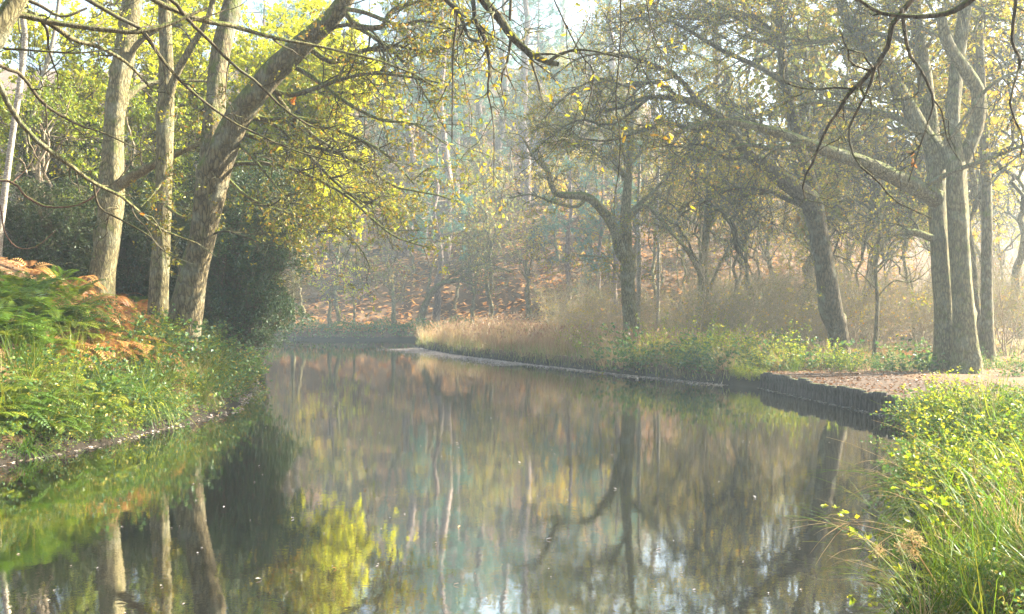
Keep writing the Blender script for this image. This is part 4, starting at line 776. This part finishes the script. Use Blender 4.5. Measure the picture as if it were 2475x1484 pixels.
# bracken mass of the hillside and far bank
def bracken_mass(n, fn, L):
    p = fn(n); m = len(p); mb = MB()
    az = U(0, 6.28, m); d = np.stack([np.cos(az), np.sin(az), U(.2, 1.1, m)], -1); q = rwalk(p, d, L * U(.6, 1.2, m), 5, .1, -.25); t = np.array([.25, .8, .7, .4, .02])
    V, Fa = ribbons(q, L * .45 * t[None] * np.ones((m, 1)), norm(np.stack([-np.sin(az), np.cos(az), .3 * np.sin(3 * az)], -1))); mb.add(V, Fa, 0, np.repeat(rng.random(m), 4)); return mb
def hillreg(n):
    Y = 77.3 + 95 * U(0, 1, n) ** 1.6; X = U(-.42, .40, n) * Y; d = sdist(X, Y); ok = d > .5; return ongr(X[ok], Y[ok], -.03)
tag(bracken_mass(42000, hillreg, .75).build('hillside_bracken', M['fern_dry'], smooth=False), 'orange dry bracken covering the far hillside', 'bracken', kind='stuff')
def farbank(n):
    X = U(-34, -3, n); Y = U(76.2, 79, n); d = sdist(X, Y); ok = d > .02; return ongr(X[ok], Y[ok], 0)
p = farbank(9000); m = len(p); p = p + np.stack([0 * U(0, 1, m), 0 * p[:, 0], U(0, .9, m) * (.4 + .6 * np.sin(p[:, 0] * 1.1) ** 2)], -1)
mb = MB().add(*leafq(p, randdir(m, .2), randdir(m, .8), U(.10, .24, m), .11), 0)
tag(mb.build('far_bank_brambles', M['bramble'], smooth=False), 'green brambles lining the foot of the far bank', 'brambles', kind='stuff')
mb = bracken_mass(900, lambda n: inreg(-8, 40, 44, 78, 4, 60)(n), .7)
tag(mb.build('woodland_bracken', M['fern_dry'], smooth=False), 'brown bracken on the floor of the right hand wood', 'bracken', kind='stuff')
def litter(name, p, sz, mat, lab, up=2.5, cat='fallen leaves'):
    m = len(p); s = sz * U(.6, 1.3, m); tag(MB().add(*leafq(p, randdir(m, 0, .15), randdir(m, up), s, s * .6, .12)).build(name, mat, smooth=False), lab, cat, kind='stuff')
p = inreg(-16, -5, 12, 36, .05, 8)(14000); p[:, 2] += .045; litter('leaf_litter', p, .085, M['litter'], 'brown fallen leaves on the left bank')
y = U(18, 29.2, 2600); x0 = np.interp(y, [18, 18.4, 20.2, 28.7, 29.2], [7.95, 8.07, 8.02, 7.22, 7.25]); x = x0 + .05 + 4.2 * U(0, 1, 2600) ** 1.3
p = np.stack([x, y, np.maximum(.418, ground(x, y) + .03)], -1); litter('path_leaves', p, .08, M['litter_dark'], 'orange fallen leaves strewn over the path')
p = inreg(2, 30, 29, 46, .1, 20)(6000); p[:, 2] += .05; litter('woodland_leaves', p, .09, M['litter'], 'fallen leaves under the right hand trees')
p = inreg(-30, 20, 2, 18, .05, 9)(4000); p[:, 2] += .05; litter('bank_leaves', p, .08, M['litter'], 'fallen leaves in the near grass')
# floating leaves: scum line by the spit, strays elsewhere
def shoreline(pts, n, off, spread):
    pts = np.array(pts, float); seg = np.diff(pts, axis=0); L = np.linalg.norm(seg, axis=1); k = rng.choice(len(seg), n, p=L / L.sum()); t = U(0, 1, n)
    q = pts[k] + seg[k] * t[:, None]; nr = np.stack([-seg[k, 1], seg[k, 0]], -1) / L[k][:, None]; return q + nr * (off + np.abs(rng.normal(size=n)) * spread)[:, None]
q = np.concatenate([shoreline([(6.5, 29.8), (3.9, 34.9), (1.1, 41), (-2.8, 50.4), (-5.6, 60)], 3600, .02, .35), shoreline([(1.1, 41), (-2.8, 50.4), (-5.6, 59), (-7.2, 58)], 3800, .2, .9), shoreline([(-7.4, 14.5), (-6.9, 16), (-6.5, 19.5), (-6.2, 22), (-7.1, 27)], 0, 0, 0.1)])
xx, yy = q[:, 0], q[:, 1]; ok = sdist(xx, yy) < 0; q = q[ok]
ls = np.concatenate([np.stack([lshore(yv) + np.abs(rng.normal()) * .12 + .02, yv], -1)[None] for yv in U(13.5, 31, 380)]); q = np.concatenate([q, ls])
jl = U(18.2, 28.7, 260); q = np.concatenate([q, np.stack([np.interp(jl, [18.4, 20.2, 28.7], [8.05, 8, 7.2]) - .13 - np.abs(rng.normal(size=260)) * .05, jl], -1)])
p = np.concatenate([q, np.full((len(q), 1), .006)], 1); litter('floating_leaves', p, .075, M['float'], 'pale floating leaves and scum along the canal edge', 12)
x, y = U(-18, 7, 900), 7 + 50 * U(0, 1, 900) ** 1.4; ok = sdist(x, y) < -.2; x, y = x[ok], y[ok]; x = x + .5 * np.sin(y * 2); ok = sdist(x, y) < -.2
p = np.stack([x[ok], y[ok], 0 * x[ok] + .005], -1); litter('floating_specks', p, .028, M['float'], 'tiny pale specks of leaf drifting on the open water', 12)
for k in range(44):
    Y = 8 + 50 * U(0, 1) ** 1.5; X = U(-.45, .33) * Y
    if sdist(np.array([X]), np.array([Y]))[0] > -.4: continue
    s = U(.035, .065); o = MB().add(*leaflobed(np.zeros((1, 3)), randdir(1, 0, 0), np.array([[0, 0, 1.]]), s, .3)).build('floating_leaf', M['float' if k % 3 else 'litter'], loc=(0, 0, 0)); o.location = (X, Y, .004 + .25 * s)
    tag(o, 'single fallen leaf floating on the open water', 'leaf', 'stray leaves on the water')
# ------------------------------------------------------------------ timber piles
n = 44; yy = np.linspace(18.5, 28.7, n)
for k in range(n):
    y = yy[k]; x = float(np.interp(y, [18.4, 20.2, 28.7], [8.05, 8, 7.2])) - .02; r = U(.088, .108); h = .45 + U(-.05, .04)
    z = np.array([-.6, -.2, 0, .12, .25, h - .02, h, h + .004]); q = np.stack([x + rng.normal(size=8) * .006, y + rng.normal(size=8) * .006, z], -1); q[-2:, :2] = q[-3, :2]
    rad = r * np.array([1, 1, 1.03, .98, 1.02, 1., .88, .02]); mb = MB().add(*tubes(q, rad, 14, .07))
    lab = 'upright dark timber pile in the row holding the path edge'
    if k == n - 1: lab = 'last dark timber pile at the far end of the row beside the bright herbs'
    tag(mb.build('timber_pile', M['pile'], loc=(x, y, 0)), lab, 'pile', 'timber piles of the path edge')
# ------------------------------------------------------------------ light, world, camera
AZ, EL = R_(68), R_(32)
w = bpy.data.worlds.new('World'); scene.world = w; w.use_nodes = True; nt = w.node_tree; nt.nodes.clear()
sky = N(nt, 'ShaderNodeTexSky', sky_type='NISHITA'); sky.sun_disc = False; sky.sun_elevation = EL; sky.sun_rotation = AZ; sky.dust_density = 3.; sky.air_density = 1.2
bg = N(nt, 'ShaderNodeBackground'); bg.inputs['Strength'].default_value = .055; o = N(nt, 'ShaderNodeOutputWorld'); nt.links.new(sky.outputs[0], bg.inputs[0]); nt.links.new(bg.outputs[0], o.inputs[0])
sl = bpy.data.lights.new('sun', 'SUN'); sl.energy = 5.; sl.angle = R_(.6); sl.color = (1, .91, .73); so = bpy.data.objects.new('sun', sl); COL.objects.link(so); so.location = (60, 35, 60)
so.rotation_euler = Vector((math.sin(AZ) * math.cos(EL), math.cos(AZ) * math.cos(EL), math.sin(EL))).to_track_quat('Z', 'Y').to_euler()
cam = bpy.data.cameras.new('camera'); cam.sensor_width = 36; cam.lens = 36 * F / 2474; cam.shift_y = 10 / 2474; cam.clip_end = 3000; cam.clip_start = .05
co = bpy.data.objects.new('camera', cam); COL.objects.link(co); co.location = (0, 0, CH); co.rotation_euler = (R_(90), 0, 0); scene.camera = co
scene.view_settings.view_transform = 'Standard'; scene.view_settings.look = 'None'; scene.view_settings.gamma = 1; scene.view_settings.exposure = 3.05
cy = scene.cycles
cy.use_denoising = True; cy.max_bounces = 6; cy.diffuse_bounces = 3; cy.glossy_bounces = 3; cy.transmission_bounces = 4; cy.volume_bounces = 1; cy.caustics_reflective = False; cy.caustics_refractive = False
cy.sample_clamp_indirect = 6; cy.use_adaptive_sampling = True; cy.adaptive_threshold = .02
